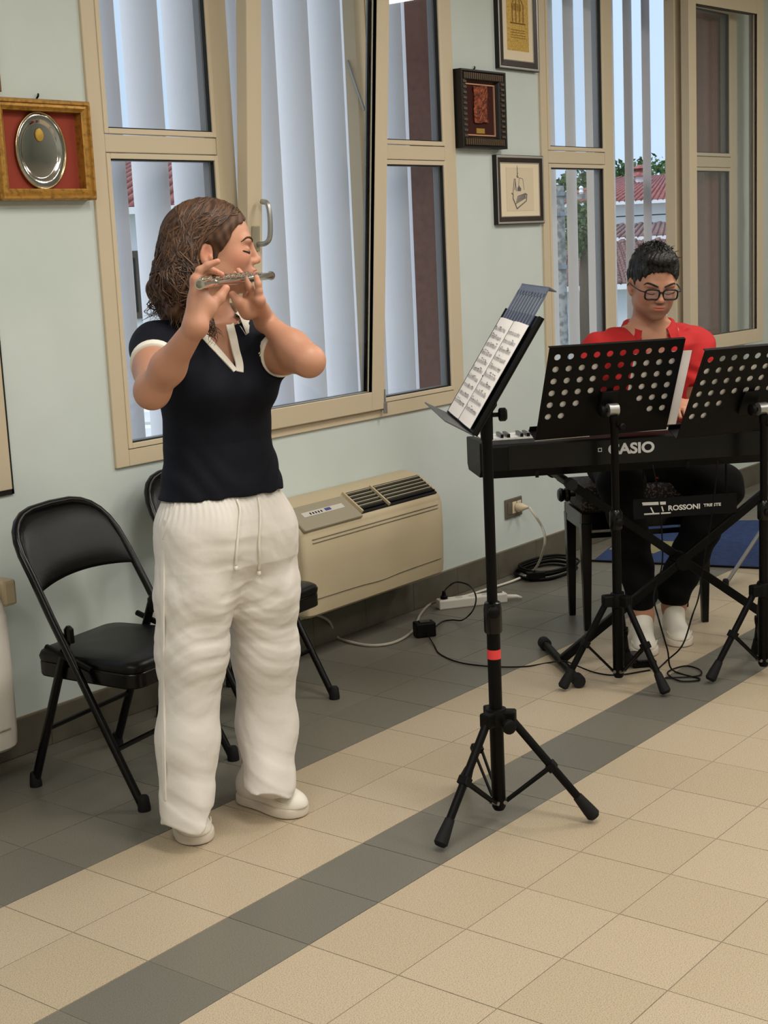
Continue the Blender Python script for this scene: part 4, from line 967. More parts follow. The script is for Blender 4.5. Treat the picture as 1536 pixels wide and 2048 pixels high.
# ================================================================== IMPLICIT SURFACES FOR THE PEOPLE
class SDF:
    """smooth union of simple solids, meshed with naive surface nets"""
    def __init__(s): s.ops = []
    def add(s, fn, lo, hi, k=.0, op='u', pad=.07):
        s.ops.append((fn, np.array(lo, float)-pad, np.array(hi, float)+pad, k, op)); return s
    def cap(s, a, b, ra, rb=None, k=.02, op='u'):
        a = np.array(a, np.float32); b = np.array(b, np.float32); rb = ra if rb is None else rb; ab = b-a; L2 = max(float(ab@ab), 1e-9); R = max(ra, rb)
        def fn(P):
            t = np.clip(((P-a)@ab)/L2, 0, 1); return np.linalg.norm(P-a-t[:, None]*ab, axis=1)-(ra+(rb-ra)*t)
        return s.add(fn, np.minimum(a, b)-R, np.maximum(a, b)+R, k, op)
    def chain(s, pts, rs, k=.012, op='u'):
        for i in range(len(pts)-1): s.cap(pts[i], pts[i+1], rs[i], rs[i+1], k, op)
        return s
    def ell(s, c, r, M=None, k=.02, op='u'):
        c = np.array(c, np.float32); r = np.array(r, np.float32); M = np.eye(3, dtype=np.float32) if M is None else np.array(M, np.float32); R = max(r)
        def fn(P):
            q = (P-c)@M.T; k0 = np.linalg.norm(q/r, axis=1); k1 = np.linalg.norm(q/(r*r), axis=1)+1e-9; return k0*(k0-1)/k1
        return s.add(fn, c-R, c+R, k, op)
    def box(s, c, h, M, rr=.01, k=.01, op='u'):
        c = np.array(c, np.float32); h = np.array(h, np.float32)-rr; M = np.array(M, np.float32); R = float(np.linalg.norm(h))+rr
        def fn(P):
            q = np.abs((P-c)@M.T)-h; return np.linalg.norm(np.maximum(q, 0), axis=1)+np.minimum(q.max(1), 0)-rr
        return s.add(fn, c-R, c+R, k, op)
    def loft(s, rows, R, F, k=.02, op='u', n=2.3):
        """rows: (z, cx, cy, a, b) elliptic sections, a along R, b along F"""
        A = np.array(sorted(rows), float); z = A[:, 0]; R = np.array(R, np.float32); F = np.array(F, np.float32); m = A[:, 3:].max()
        def fn(P):
            zz = P[:, 2]; I = lambda j: np.interp(zz, z, A[:, j]); dx = P[:, 0]-I(1); dy = P[:, 1]-I(2)
            u = dx*R[0]+dy*R[1]; v = dx*F[0]+dy*F[1]; a = I(3); b = I(4)
            q = (np.abs(u/a)**n+np.abs(v/b)**n)**(1/n); d = (q-1)*np.minimum(a, b)
            return np.maximum(d, np.maximum(zz-z[-1], z[0]-zz))
        return s.add(fn, (A[:, 1].min()-m, A[:, 2].min()-m, z[0]), (A[:, 1].max()+m, A[:, 2].max()+m, z[-1]), k, op)
    def disp(s, fn): s.ops.append((fn, None, None, 0, 'd')); return s
    def __call__(s, P):
        P = np.asarray(P, np.float32); D = np.full(len(P), 9., np.float32); plo = P.min(0); phi = P.max(0)
        for fn, lo, hi, k, op in s.ops:
            if op == 'd':
                m = np.abs(D) < .05
                if m.any(): D[m] += fn(P[m])
                continue
            if (phi < lo).any() or (plo > hi).any(): continue
            if (plo > lo).all() and (phi < hi).all(): m = slice(None)
            else:
                m = np.all((P > lo) & (P < hi), axis=1)
                if not m.any(): continue
            d = fn(P[m]).astype(np.float32); e = D[m]
            if op == 'u':
                if k > 0: h = np.maximum(k-np.abs(d-e), 0)/k; e = np.minimum(d, e)-h*h*k*.25
                else: e = np.minimum(d, e)
            elif op == 's':
                d = -d
                if k > 0: h = np.maximum(k-np.abs(d-e), 0)/k; e = np.maximum(d, e)+h*h*k*.25
                else: e = np.maximum(d, e)
            D[m] = e
        return D
    def bounds(s):
        L = [o for o in s.ops if o[4] == 'u']; return np.min([o[1] for o in L], 0), np.max([o[2] for o in L], 0)
    def mesh(s, h, keep=None, lo=None, hi=None):
        l, u = s.bounds(); l = l+.06 if lo is None else np.array(lo, float); u = u-.06 if hi is None else np.array(hi, float)
        B = 8; nb = np.ceil((u-l)/(h*B)).astype(int)+1; n = nb*B
        ci = np.stack(np.meshgrid(*[np.arange(k) for k in nb], indexing='ij'), -1).reshape(-1, 3)
        cp = l+(ci+.5)*h*B; cv = s(cp); act = np.abs(cv) < h*B*.5*1.75*1.25+.012
        G = np.repeat(np.repeat(np.repeat(np.where(cv > 0, 1., -1.).astype(np.float32).reshape(nb), B, 0), B, 1), B, 2)
        off = np.stack(np.meshgrid(*[np.arange(B)]*3, indexing='ij'), -1).reshape(-1, 3)
        ac = ci[act]; g4 = ac//5; ac = ac[np.lexsort((g4[:, 0], g4[:, 1], g4[:, 2]))]
        for st in range(0, len(ac), 48):
            ii = (ac[st:st+48, None, :]*B+off[None]).reshape(-1, 3); G[ii[:, 0], ii[:, 1], ii[:, 2]] = s(l+ii*h)
        S = G < 0
        c8 = [S[i:n[0]-1+i, j:n[1]-1+j, k:n[2]-1+k] for i in (0, 1) for j in (0, 1) for k in (0, 1)]
        anyv = c8[0].copy(); allv = c8[0].copy()
        for c in c8[1:]: anyv |= c; allv &= c
        cells = np.argwhere(anyv & ~allv); idx = np.full(np.array(anyv.shape), -1, np.int32); idx[cells[:, 0], cells[:, 1], cells[:, 2]] = np.arange(len(cells))
        cor = [(i, j, k) for i in (0, 1) for j in (0, 1) for k in (0, 1)]
        val = np.stack([G[cells[:, 0]+i, cells[:, 1]+j, cells[:, 2]+k] for i, j, k in cor], 1)
        acc = np.zeros((len(cells), 3)); cnt = np.zeros(len(cells))
        for a in range(8):
            for b in range(a+1, 8):
                if sum(abs(cor[a][q]-cor[b][q]) for q in range(3)) != 1: continue
                va, vb = val[:, a], val[:, b]; m = (va < 0) != (vb < 0); t = np.where(m, va/np.where(m, va-vb, 1), 0)
                acc[m] += np.array(cor[a])+t[m, None]*(np.array(cor[b])-np.array(cor[a])); cnt[m] += 1
        V = l+(cells+acc/cnt[:, None])*h; Fs = []
        for ax in range(3):
            sl0 = [slice(None)]*3; sl1 = [slice(None)]*3; sl0[ax] = slice(0, -1); sl1[ax] = slice(1, None)
            a, b = S[tuple(sl0)], S[tuple(sl1)]; e = np.argwhere(a != b); o1, o2 = (ax+1) % 3, (ax+2) % 3
            ok = (e[:, o1] > 0) & (e[:, o2] > 0) & (e[:, o1] < n[o1]-1) & (e[:, o2] < n[o2]-1); e = e[ok]
            q = []
            for d1, d2 in ((-1, -1), (0, -1), (0, 0), (-1, 0)):
                c = e.copy(); c[:, o1] += d1; c[:, o2] += d2; q.append(idx[c[:, 0], c[:, 1], c[:, 2]])
            q = np.stack(q, 1); fl_ = ~a[e[:, 0], e[:, 1], e[:, 2]]; q[fl_] = q[fl_][:, ::-1]; Fs.append(q)
        Fq = np.concatenate(Fs); Fq = Fq[(Fq >= 0).all(1)]
        if keep is not None:
            kv = keep(V); Fq = Fq[kv[Fq].all(1)]; used = np.zeros(len(V), bool); used[Fq.ravel()] = True
            mp = np.cumsum(used)-1; V = V[used]; Fq = mp[Fq]
        return V, Fq
    def grad(s, P, e=2e-3):
        return np.stack([s(P+np.eye(3)[k]*e)-s(P-np.eye(3)[k]*e) for k in range(3)], 1)
    def hits(s, pix, d0=2.9, d1=6.5):
        Rr = np.array([ray(x, y) for x, y in pix]); t = np.full(len(pix), d0)
        for _ in range(160):
            d = s(CAM+Rr*t[:, None]); t = np.where((d > .0006) & (t < d1), t+np.clip(d*.8, .0004, .05), t)
        return CAM+Rr*t[:, None]
    def hit(s, x, y, d0=2.6, d1=7.5):
        r = ray(x, y); t = d0; 
        for _ in range(400):
            d = float(s(np.array([CAM+r*t]))[0])
            if d < .0006: return CAM+r*t
            t += min(max(d*.7, .0008), .04)
            if t > d1: return None
def sdf_obj(name, VF, m, parent, colfn=None):
    V, Fq = VF; me = bpy.data.meshes.new(name); L = np.array(WL[parent.name]) if parent is not None else np.zeros(3)
    me.vertices.add(len(V)); me.vertices.foreach_set('co', (V-L).astype(np.float32).ravel())
    me.loops.add(Fq.size); me.loops.foreach_set('vertex_index', Fq.astype(np.int32).ravel())
    me.polygons.add(len(Fq)); me.polygons.foreach_set('loop_start', np.arange(0, Fq.size, 4, dtype=np.int32))
    me.update(calc_edges=True); me.validate(); me.polygons.foreach_set('use_smooth', np.ones(len(me.polygons), bool))
    if colfn is not None:
        at_ = me.color_attributes.new('tone', 'FLOAT_COLOR', 'POINT'); c = np.ones((len(V), 4), np.float32); c[:, :3] = colfn(V); at_.data.foreach_set('color', c.ravel())
    me.materials.append(MATS[m]); o = bpy.data.objects.new(name, me); COL.objects.link(o)
    if parent is not None: o.parent = parent; WL[o.name] = tuple(L)
    return o
def tone_mat(name, rough=.5, sss=.0, bump=None, spec=.35):
    m = mat(name, (200, 150, 120), rough, spec=spec, sss=sss, bump=bump); nt = m.node_tree
    a = nt.nodes.new('ShaderNodeAttribute'); a.attribute_name = 'tone'; nt.links.new(a.outputs['Color'], nt.nodes['Principled BSDF'].inputs['Base Color']); return m
tone_mat('skin', .48, sss=.12, bump=(180, .08))
def wob(P, f, s=0.): return np.sin(P[:, 0]*f+s)*np.cos(P[:, 1]*f*1.13+s*1.7)+np.sin(P[:, 2]*f*.91+s*2.3+1.3*np.sin(P[:, 0]*f*.6))
def soft(d, w): return np.clip(1-d/w, 0, 1)[:, None]
class Head:
    """head frame: x forward, y to the person's left, z up; origin between the ears"""
    def __init__(s, org, fwd, pitch=0., roll=0., sc=1.0):
        f = np.array(fwd, float); f[2] = 0; f /= np.linalg.norm(f); z = np.array([0, 0, 1.]); l = np.cross(z, f)
        f2 = f*math.cos(pitch)-z*math.sin(pitch); z2 = f*math.sin(pitch)+z*math.cos(pitch)
        l2 = l*math.cos(roll)+z2*math.sin(roll); z3 = z2*math.cos(roll)-l*math.sin(roll)
        s.M = np.array([f2, l2, z3]); s.o = np.array(org, float); s.sc = sc
    def w(s, x, y, z): return s.o+(s.M.T@np.array([x, y, z]))*s.sc
    def loc(s, P): return ((P-s.o)@s.M.T)/s.sc
def build_head(S, H, male=False, lids=True):
    e = lambda c, r, k=.02, op='u', R=None: S.ell(H.w(*c), np.array(r)*H.sc, H.M if R is None else R@H.M, k*H.sc, op)
    jw = 1.18 if male else 1.0
    e((.004, 0, .040), (.097, .074, .087), .02)
    e((.052, 0, -.012), (.056, .060*jw, .082), .03)
    e((.056, 0, -.072), (.044, .046*jw, .040), .03)
    for s_ in (-1, 1):
        e((.02, s_*.047*jw, -.058), (.03, .014, .026), .03)
        e((.074, s_*.038, -.018), (.026, .02, .022), .025)               # cheek
        e((.094, s_*.026, .026), (.014, .026, .010), .016)               # brow
    e((.094, 0, -.094), (.016, .019 if not male else .024, .014), .022)    # chin
    e((.101, 0, -.056), (.016, .026, .020), .02)                       # mouth block
    for s_ in (-1, 1): e((.110, s_*.033, .004), (.015, .0175, .0105), .010, 's')
    for s_ in (-1, 1): e((.0885, s_*.0335, .003), (.0168, .0180, .0120), .004)   # lids over the eyeballs
    S.cap(H.w(.104, 0, .018), H.w(.122, 0, -.021), .0075*H.sc, .0098*H.sc, .012*H.sc)
    e((.124, 0, -.025), (.0095, .0095, .008), .008)
    for s_ in (-1, 1): e((.115, s_*.0105, -.029), (.0105, .0072, .007), .008)
    for s_ in (-1, 1): e((.1195, s_*.006, -.0365), (.005, .003, .0025), .003, 's')
    e((.1165, 0, -.0505), (.0075, .021, .0052), .006); e((.1145, 0, -.0605), (.0075, .018, .006), .006)
    e((.122, 0, -.0555), (.009, .022, .0012), .003, 's')
    for s_ in (-1, 1):                                                 # ears
        a = .35*s_; Rz = np.array([[math.cos(a), -math.sin(a), 0], [math.sin(a), math.cos(a), 0], [0, 0, 1.]])
        e((-.008, s_*.078, -.010), (.019, .0075, .031), .006, 'u', Rz); e((-.003, s_*.0855, -.007), (.0115, .0080, .021), .004, 's', Rz)
        e((.004, s_*.078, -.020), (.006, .006, .009), .004)
        e((-.001, s_*.0765, -.036), (.008, .005, .009), .005)
# ================================================================== FLUTE PLAYER
W0 = np.array([.95, .40, 0.])
def ap(x, y, b):
    """point under pixel x,y on the vertical plane facing the camera, b metres behind the player's axis"""
    d = ray(x, y); return CAM+d*(((W0-CAM)@fh+b)/(d@fh))
TY = math.radians(30)
Ft = -fh*math.cos(TY)+rh*math.sin(TY); Rt = -rh*math.cos(TY)-fh*math.sin(TY)
P1 = thing('person', 'standing flute player in navy polo top and loose white trousers', 'person', (*W0[:2], 0))
tone_mat('hair_brown', .6, spec=.3)
mat('navy', (11, 14, 25), .75, spec=.2, bump=(320, .15)); mat('offwhite', (228, 224, 212), .8, bump=(240, .15))
mat('linen', (222, 217, 210), .85, spec=.2, bump=(45, .22)); mat('shoe_white', (226, 220, 208), .55, bump=(150, .08)); mat('sole', (214, 204, 190), .6)
mat('lash', (30, 20, 16), .7); mat('brow', (64, 42, 30), .8)
tc = [(985, 444, .170, .110), (930, 441, .156, .102), (880, 436, .145, .095), (830, 434, .146, .098), (780, 432, .152, .102), (735, 428, .162, .102), (700, 424, .165, .092), (672, 424, .140, .074), (655, 426, .09, .06)]
def rows(off, ys=None): 
    out = []
    for y, x, a, b in tc:
        p = ap(x, y, 0); out.append((p[2], p[0], p[1], a+off, b+off))
    return out
v6 = (fh*math.cos(.115)-rh*math.sin(.115)); hf = rh*math.cos(.115)+fh*math.sin(.115)
ear = ap(413, 511, -.085); HW1 = Head(ear+v6*.078+hf*.008+np.array([0, 0, .013]), hf, math.radians(3), 0, 1.0)
sR, eR, wR = ap(312, 694, -.085), ap(304, 783, -.33), ap(391, 652, -.455)
sL, eL, wL = ap(518, 700, .085), ap(618, 722, -.185), ap(531, 643, -.06)
neck0 = HW1.w(-.018, 0, -.045); neck1 = ap(430, 668, .0)
# flute: from the lips towards the player's right
Mh = HW1.w(.127, 0, -.069)
bb_ = min(np.linspace(-.75, -.2, 551), key=lambda b: abs(np.linalg.norm(ap(399, 569, b)-Mh)-.53))
FB = ap(399, 569, bb_); fd_ = (FB-Mh)/np.linalg.norm(FB-Mh); FA = Mh-fd_*.14
def flp_(s): return Mh+fd_*s
SK = SDF()
SK.loft(rows(-.010)[:], Rt, Ft, k=.0)
SK.cap(ap(448, 772, 0)+Ft*.062+Rt*.06, ap(448, 776, 0)+Ft*.066+Rt*.06, .048, k=.04); SK.cap(ap(448, 772, 0)+Ft*.062-Rt*.06, ap(448, 776, 0)+Ft*.066-Rt*.06, .048, k=.04)
SK.cap(neck0, neck1, .047, .056, k=.035); SK.cap(ap(418, 676, -.0)+Rt*.05, sR, .05, .045, k=.05); SK.cap(ap(430, 676, 0)-Rt*.05, sL, .05, .045, k=.05)
build_head(SK, HW1)
SK.chain([sR, eR*.5+sR*.5, eR], [.050, .048, .040], k=.03); SK.chain([eR, eR*.62+wR*.38, wR], [.037, .038, .0255], k=.03)
SK.chain([sL, eL*.5+sL*.5, eL], [.048, .045, .037], k=.03); SK.chain([eL, eL*.62+wL*.38, wL], [.035, .036, .0245], k=.03)
# right hand (nearest the camera)
def hand(S, wrist, knuck, fingers, thumb, thenar, rw=.022, rk=.0125, nails=None):
    for kn in knuck: S.cap(wrist, kn, rw, rk, k=.014)
    for i in range(len(knuck)-1): S.cap(knuck[i], knuck[i+1], rk, rk, k=.012)
    m = sum(knuck)/len(knuck); S.cap(wrist*.45+m*.55, m, .021, .016, k=.015)
    for ch in fingers:
        S.chain(ch, [.0098, .0092, .0085, .0072][-len(ch):], k=.005)
        if nails is not None: nails.append(ch)
    S.chain(thumb, [.0155, .0120, .0095][-len(thumb):], k=.012); S.ell(thenar, (.021, .021, .026), None, .02)
    if nails is not None: nails.append(thumb)
kR = [ap(393, 560, bb_+.075), ap(397, 562, bb_+.098), ap(401, 562, bb_+.121), ap(406, 563, bb_+.143)]
fR = [[kR[0], ap(399, 541, bb_+.075), ap(415, 531, bb_+.077), ap(435, 523, bb_+.08)],
      [kR[1], ap(404, 545, bb_+.098), ap(417, 539, bb_+.10), ap(429, 542, bb_+.103)],
      [kR[2], ap(409, 546, bb_+.121), ap(424, 541, bb_+.123), ap(437, 546, bb_+.125)],
      [kR[3], ap(415, 548, bb_+.143), ap(430, 544, bb_+.145), ap(443, 549, bb_+.147)]]
NAILS = []
hand(SK, wR, kR, fR, [ap(412, 625, bb_+.10), ap(438, 597, bb_+.115), ap(452, 577, bb_+.125)], ap(414, 615, bb_+.088), .024, .0135, NAILS)
bl_ = -.115
kL = [ap(519, 600, bl_-.035), ap(510, 594, bl_-.015), ap(503, 593, bl_+.008), ap(497, 595, bl_+.03)]
fL = [[kL[0], ap(518, 583, bl_-.04), ap(516, 568, bl_-.042), ap(513, 555, bl_-.04)],
      [kL[1], ap(500, 575, bl_-.028), ap(488, 556, bl_-.03), ap(477, 541, bl_-.024)],
      [kL[2], ap(492, 572, bl_+.0), ap(480, 555, bl_-.004), ap(470, 548, bl_+.0)],
      [kL[3], ap(490, 577, bl_+.03), ap(481, 565, bl_+.03), ap(478, 560, bl_+.03)]]
hand(SK, wL, kL, fL, [ap(494, 624, bl_-.01), ap(477, 604, bl_-.028), ap(465, 589, bl_-.028)], ap(497, 617, bl_-.005), .023, .0125, NAILS)
# legs and ankles inside the trousers
tR = [ap(398, 1080, -.05), ap(390, 1340, -.07), fl(375, 1640, .09)]; tL = [ap(520, 1080, .06), ap(530, 1330, .10), fl(528, 1572, .09)]
fR0 = np.array([*fl(388, 1655)[:2], 0]); fL0 = np.array([*fl(520, 1590)[:2], 0])
SK.chain([tR[0], tR[1], fR0+np.array([0, 0, .10]), fR0+np.array([0, 0, .05])], [.085, .055, .04, .04], k=.03); SK.chain([tL[0], tL[1], fL0+np.array([0, 0, .10]), fL0+np.array([0, 0, .05])], [.085, .055, .04, .04], k=.03)
base_skin = np.array(lin((186, 136, 110))[:3]); lipc = np.array(lin((188, 96, 88))[:3]); blush = np.array(lin((214, 138, 116))[:3]); knc = np.array(lin((206, 138, 114))[:3])
def skin_tone(H, tips):
    def f(V):
        q = H.loc(V); c = np.tile(base_skin, (len(V), 1))
        c *= (1+.03*wob(V, 40.))[:, None]
        d = np.linalg.norm((q-np.array([.117, 0, -.0555]))/np.array([.016, .023, .0105]), axis=1); w = np.clip((1.05-d)*4, 0, 1)[:, None]; c = c*(1-w)+lipc*w
        for s_ in (-1, 1):
            d = np.linalg.norm(q-np.array([.078, s_*.05, -.02]), axis=1); w = soft(d, .045)*.5; c = c*(1-w)+blush*w
            d = np.linalg.norm(q-np.array([-.006, s_*.08, .0]), axis=1); w = soft(d, .035)*.6; c = c*(1-w)+blush*w
        d = np.linalg.norm(q-np.array([.13, 0, -.026]), axis=1); w = soft(d, .02)*.5; c = c*(1-w)+blush*w
        for t_ in tips:
            d = np.linalg.norm(V-t_, axis=1); w = soft(d, .022)*.7; c = c*(1-w)+knc*w
        return c
    return f
tips = [c[-1] for c in NAILS]+[c[0] for c in NAILS]
sdf_obj('body', SK.mesh(.0029), 'skin', P1, skin_tone(HW1, tips))
# face details
def face_bits(H, P, S, browc='brow', lash='lash', bw=.0036):
    def on(pts, off):
        Q = np.array(smoothpts([H.w(*p) for p in pts], 4))
        for _ in range(4):
            g = S.grad(Q, 1e-3); g /= np.linalg.norm(g, axis=1)[:, None]+1e-9; Q = Q-g*S(Q)[:, None]
        return Q+g*off
    for s_ in (-1, 1):
        Q = on([(.104, s_*.0175, -.002), (.106, s_*.0260, -.0058), (.102, s_*.036, -.0072), (.094, s_*.046, -.0060), (.084, s_*.054, -.0020)], .0009)
        MB().tube(Q, [.0008]+[.0021]*(len(Q)-2)+[.0008], 5).build('eyelashes', lash, P, smooth=True)
        Q = on([(.112, s_*.012, .0230), (.111, s_*.023, .0280), (.104, s_*.036, .0312), (.093, s_*.049, .0285), (.082, s_*.056, .0220)], .0002); n = len(Q)
        MB().tube(Q, [bw*(.75+.35*math.sin(math.pi*k/(n-1)))*(1 if k < n*.6 else 1-.75*(k-n*.6)/(n*.4)) for k in range(n)], 6).build('eyebrow', browc, P, smooth=True)
face_bits(HW1, P1, SK, bw=.0030)
# ---- polo top
SH = SDF(); SH.loft(rows(.002), Rt, Ft, k=0)
for s_ in (-1, 1): SH.cap(ap(448, 772, 0)+Ft*.066+Rt*.060*s_, ap(448, 776, 0)+Ft*.074+Rt*.060*s_, .057, k=.05)
SH.cap(ap(418, 678, 0)+Rt*.05, sR, .056, .056, k=.045); SH.cap(ap(430, 678, 0)-Rt*.05, sL, .056, .055, k=.045)
cR = sR+(eR-sR)*.42; cL = sL+(eL-sL)*.46
SH.cap(sR, cR, .058, .058, k=.045); SH.cap(sL, cL, .057, .055, k=.045)
def cut_beyond(S, p, q, r):
    p = np.array(p, np.float32); n = np.array(q, np.float32)-p; n /= np.linalg.norm(n)
    def fn(P):
        t = (P-p)@n; rad = np.linalg.norm(P-p-t[:, None]*n, axis=1); return np.maximum(np.maximum(-t, t-.2), rad-r)
    S.add(fn, np.minimum(p, q)-r, np.maximum(p, q)+r, .004, 's')
cut_beyond(SH, cR, eR, .070); cut_beyond(SH, cL, eL, .064)
SHfull = SDF(); SHfull.ops = list(SH.ops)
# V opening: wedge in the plane facing Ft
vA, vB, vC = SH.hits([(398, 655), (474, 738), (457, 640)]); vm = SH.hits([(432, 672)])[0]
def vplane(p, q):
    n = np.cross(q-p, Ft); n /= np.linalg.norm(n); return (n if n@(vm-p) > 0 else -n).astype(np.float32), p.astype(np.float32)
nA, pA_ = vplane(vA, vB); nC, pC_ = vplane(vC, vB)
def vcut(P): return np.maximum(np.maximum(-((P-pA_)@nA), -((P-pC_)@nC)), -((P-vm.astype(np.float32))@Ft.astype(np.float32))-.17).astype(np.float32)
SH.add(vcut, vB-np.array([.2, .2, .01]), vB+np.array([.2, .2, .3]), .0, 's', pad=.0)
def folds(P):
    a = P@Rt.astype(np.float32); z = P[:, 2]
    return .0016*np.sin(z*70+9*np.sin(a*14)+3*a)*np.clip((1.12-z)*8, 0, 1)+.0008*wob(P, 55.)
SH.disp(folds)
sh_o = sdf_obj('polo_top', SH.mesh(.0035), 'navy', P1)
# trims laid on the top's surface
def strip_on(S, name, pix, w, m, par, off=.0035, th=.003):
    pts = np.array(smoothpts(S.hits(pix), 4)); G = S.grad(pts); G /= np.linalg.norm(G, axis=1)[:, None]+1e-9; V = []; F = []
    n = len(pts)
    for i, p in enumerate(pts):
        g = G[i]; t = pts[min(i+1, n-1)]-pts[max(i-1, 0)]; t /= np.linalg.norm(t); s_ = np.cross(g, t); ww_ = w[0]+(w[1]-w[0])*i/(n-1) if hasattr(w, '__len__') else w
        for a, o_ in ((-1, off), (1, off), (1, off-th*2), (-1, off-th*2)): V.append(p+s_*a*ww_/2+g*o_)
    for i in range(n-1):
        for k in range(4): F.append((4*i+k, 4*i+(k+1) % 4, 4*i+4+(k+1) % 4, 4*i+4+k))
    F += [(3, 2, 1, 0), tuple(4*(n-1)+k for k in range(4))]
    return MB().add(V, F).build(name, m, par, smooth='auto')
strip_on(SHfull, 'placket', [(456, 632), (460, 652), (465, 672), (471, 700), (478, 726), (479, 744)], (.022, .020), 'offwhite', sh_o)
strip_on(SHfull, 'placket', [(386, 652), (400, 664), (424, 690), (446, 714), (470, 742)], (.020, .014), 'offwhite', sh_o)
# collar: a band round the neck, folded down
def collar(H, neck_c, rx, ry, z0, par, m, opening, width=.035, lift=.028, name='collar'):
    V = []; F = []; n = 40
    for i in range(n+1):
        th = opening+(2*math.pi-2*opening)*i/n; d = Ft*math.cos(th)*ry+Rt*math.sin(th)*rx
        out = d/np.linalg.norm(d); zb = z0-.03*max(0, math.cos(th)); c = neck_c+d+np.array([0, 0, zb])
        for (o_, z) in ((-.004, 0), (-.006, lift*.7), (.001, lift), (.012, lift*.75), (.022+.012*abs(math.sin(th)), -width*.35), (.020+.012*abs(math.sin(th)), -width*.4), (.004, lift*.3)): V.append(c+out*o_+np.array([0, 0, z]))
    m_ = 7
    for i in range(n):
        for k in range(m_-1): F.append((m_*i+k, m_*i+k+1, m_*(i+1)+k+1, m_*(i+1)+k))
    return MB().add(V, F).build(name, m, par, smooth=True)
strip_on(SHfull, 'collar', [(306, 640), (322, 634), (342, 632), (362, 638), (378, 648)], (.040, .034), 'offwhite', sh_o, off=.006)
nb_ = neck1*.75+neck0*.25
collar(HW1, np.array([nb_[0], nb_[1], nb_[2]]), .074, .066, .004, sh_o, 'offwhite', .62, width=.07, lift=.03)
for p_, e_, r_ in ((cR, eR, .060), (cL, eL, .0575)):
    d = (e_-p_)/np.linalg.norm(e_-p_)
    MB().lathe([(r_-.012, .004), (r_-.001, .004), (r_+.0015, .002), (r_+.0015, -.020), (r_-.001, -.022), (r_-.012, -.022), (r_-.012, .004)], p_, d, 28).build('cuff', 'offwhite', sh_o, smooth='auto')
lb_ = SHfull.hits([(527, 707)])[0]
if True:
    em = MB(); g = -fh*.75+rh*.66
    for k in range(7):
        a = k/6*math.pi*1.1; em.tube([lb_-fh*.004+rh*(-.012+.013*(1-math.cos(a)))+np.array([0, 0, -.006*math.sin(a)-.003*(k % 2)]), lb_-fh*.005+rh*(-.009+.013*(1-math.cos(a)))+np.array([0, 0, .004-.006*math.sin(a)])], .0015, 4)
    em.build('emblem', 'offwhite', sh_o)
# ---- trousers
TR = SDF()
hips = [(984, 445, .154, .100), (1000, 446, .163, .111), (1030, 448, .176, .124), (1060, 450, .182, .128), (1090, 451, .180, .124), (1120, 452, .165, .115), (1150, 452, .11, .08)]
TR.loft([(*(lambda p: (p[2], p[0], p[1]))(ap(x, y, 0)), a, b) for y, x, a, b in hips], Rt, Ft, k=0, n=2.2)
TR.chain([ap(402, 1065, -.05), ap(392, 1180, -.06), ap(383, 1300, -.07), ap(374, 1480, -.09), fl(373, 1655, .05)], [.110, .102, .089, .077, .073], k=.05)
TR.chain([ap(512, 1065, .06), ap(524, 1180, .07), ap(530, 1300, .09), ap(535, 1450, .11), fl(541, 1605, .05)], [.107, .097, .086, .079, .070], k=.05)
def hem(P): return (P[:, 2]-(.078+.10*((P-W0)@fh.astype(np.float32)*.0)-.30*(P-W0)@Ft.astype(np.float32)*.0+.02*np.sin(P[:, 0]*40))).astype(np.float32)
TR.add(hem, (W0[0]-.6, W0[1]-.6, -.3), (W0[0]+.6, W0[1]+.6, .10), .004, 's')
crp = ap(474, 1178, -.02)
def linen_folds(P):
    u = P@rh.astype(np.float32); w = P@fh.astype(np.float32); z = P[:, 2]
    gat = np.clip((z-.86)*14, 0, 1); an = np.arctan2((P-W0)@Ft.astype(np.float32), (P-W0)@Rt.astype(np.float32))
    g = .0016*np.sin(an*58+2*np.sin(z*40))*gat
    crotch = np.exp(-((P-crp.astype(np.float32))**2).sum(1)/.03)
    r = np.sqrt((P[:, 2]-crp[2]-.05)**2+((P-crp)@rh)**2)
    sh_ = lambda a: np.tanh(2.2*np.sin(a)-.9)                      # narrow creases between flat cloth
    f1 = .0022*crotch*sh_(r*120+2.5*np.sin(u*23))
    knee = np.exp(-((z-.55)/.16)**2); f2 = .0010*knee*sh_(z*120+7*np.sin(u*15+1)+3*np.sin(w*17))
    low = np.clip((.30-z)*5, 0, 1); f3 = .0040*low*np.sin(u*42+z*16+1.5*np.sin(z*24))+.0022*low*sh_(z*60+u*38)
    f4 = .0020*np.sin(u*46+z*7+2*np.sin(z*9)+w*30)+.0005*sh_(z*70+u*50+4*np.sin(w*40))
    return (g+f1+f2+f3+f4*(1-gat)).astype(np.float32)
TR.disp(linen_folds)
tr_o = sdf_obj('trousers', TR.mesh(.0036), 'linen', P1)
# waistband, drawstrings, seams
for pix in ([(474, 1000), (478, 1020), (476, 1050), (473, 1085), (471, 1108), (470, 1132)], [(514, 998), (519, 1018), (519, 1050), (517, 1085), (518, 1110), (517, 1140)]):
    Qd = TR.hits(pix); gd = TR.grad(Qd); gd /= np.linalg.norm(gd, axis=1)[:, None]+1e-9; Qd = Qd+gd*.0045
    dob = MB(); dob.tube(smoothpts(list(Qd), 5), .0034, 6); dob.lathe([(.003, 0), (.0055, .004), (.0055, .010), (.003, .014)], Qd[-1]-np.array([0, 0, .012]), (0, 0, 1), 8); dob.build('drawstring', 'offwhite', tr_o, smooth=True)
strip_on(TR, 'side_seam', [(330, 1040), (327, 1120), (326, 1200), (326, 1300), (327, 1400), (328, 1500), (330, 1600)], .010, 'linen', tr_o, off=.0035, th=.003)
strip_on(TR, 'pocket_edge', [(352, 1003), (342, 1030), (333, 1055), (324, 1078)], .006, 'linen', tr_o, off=.002, th=.002)
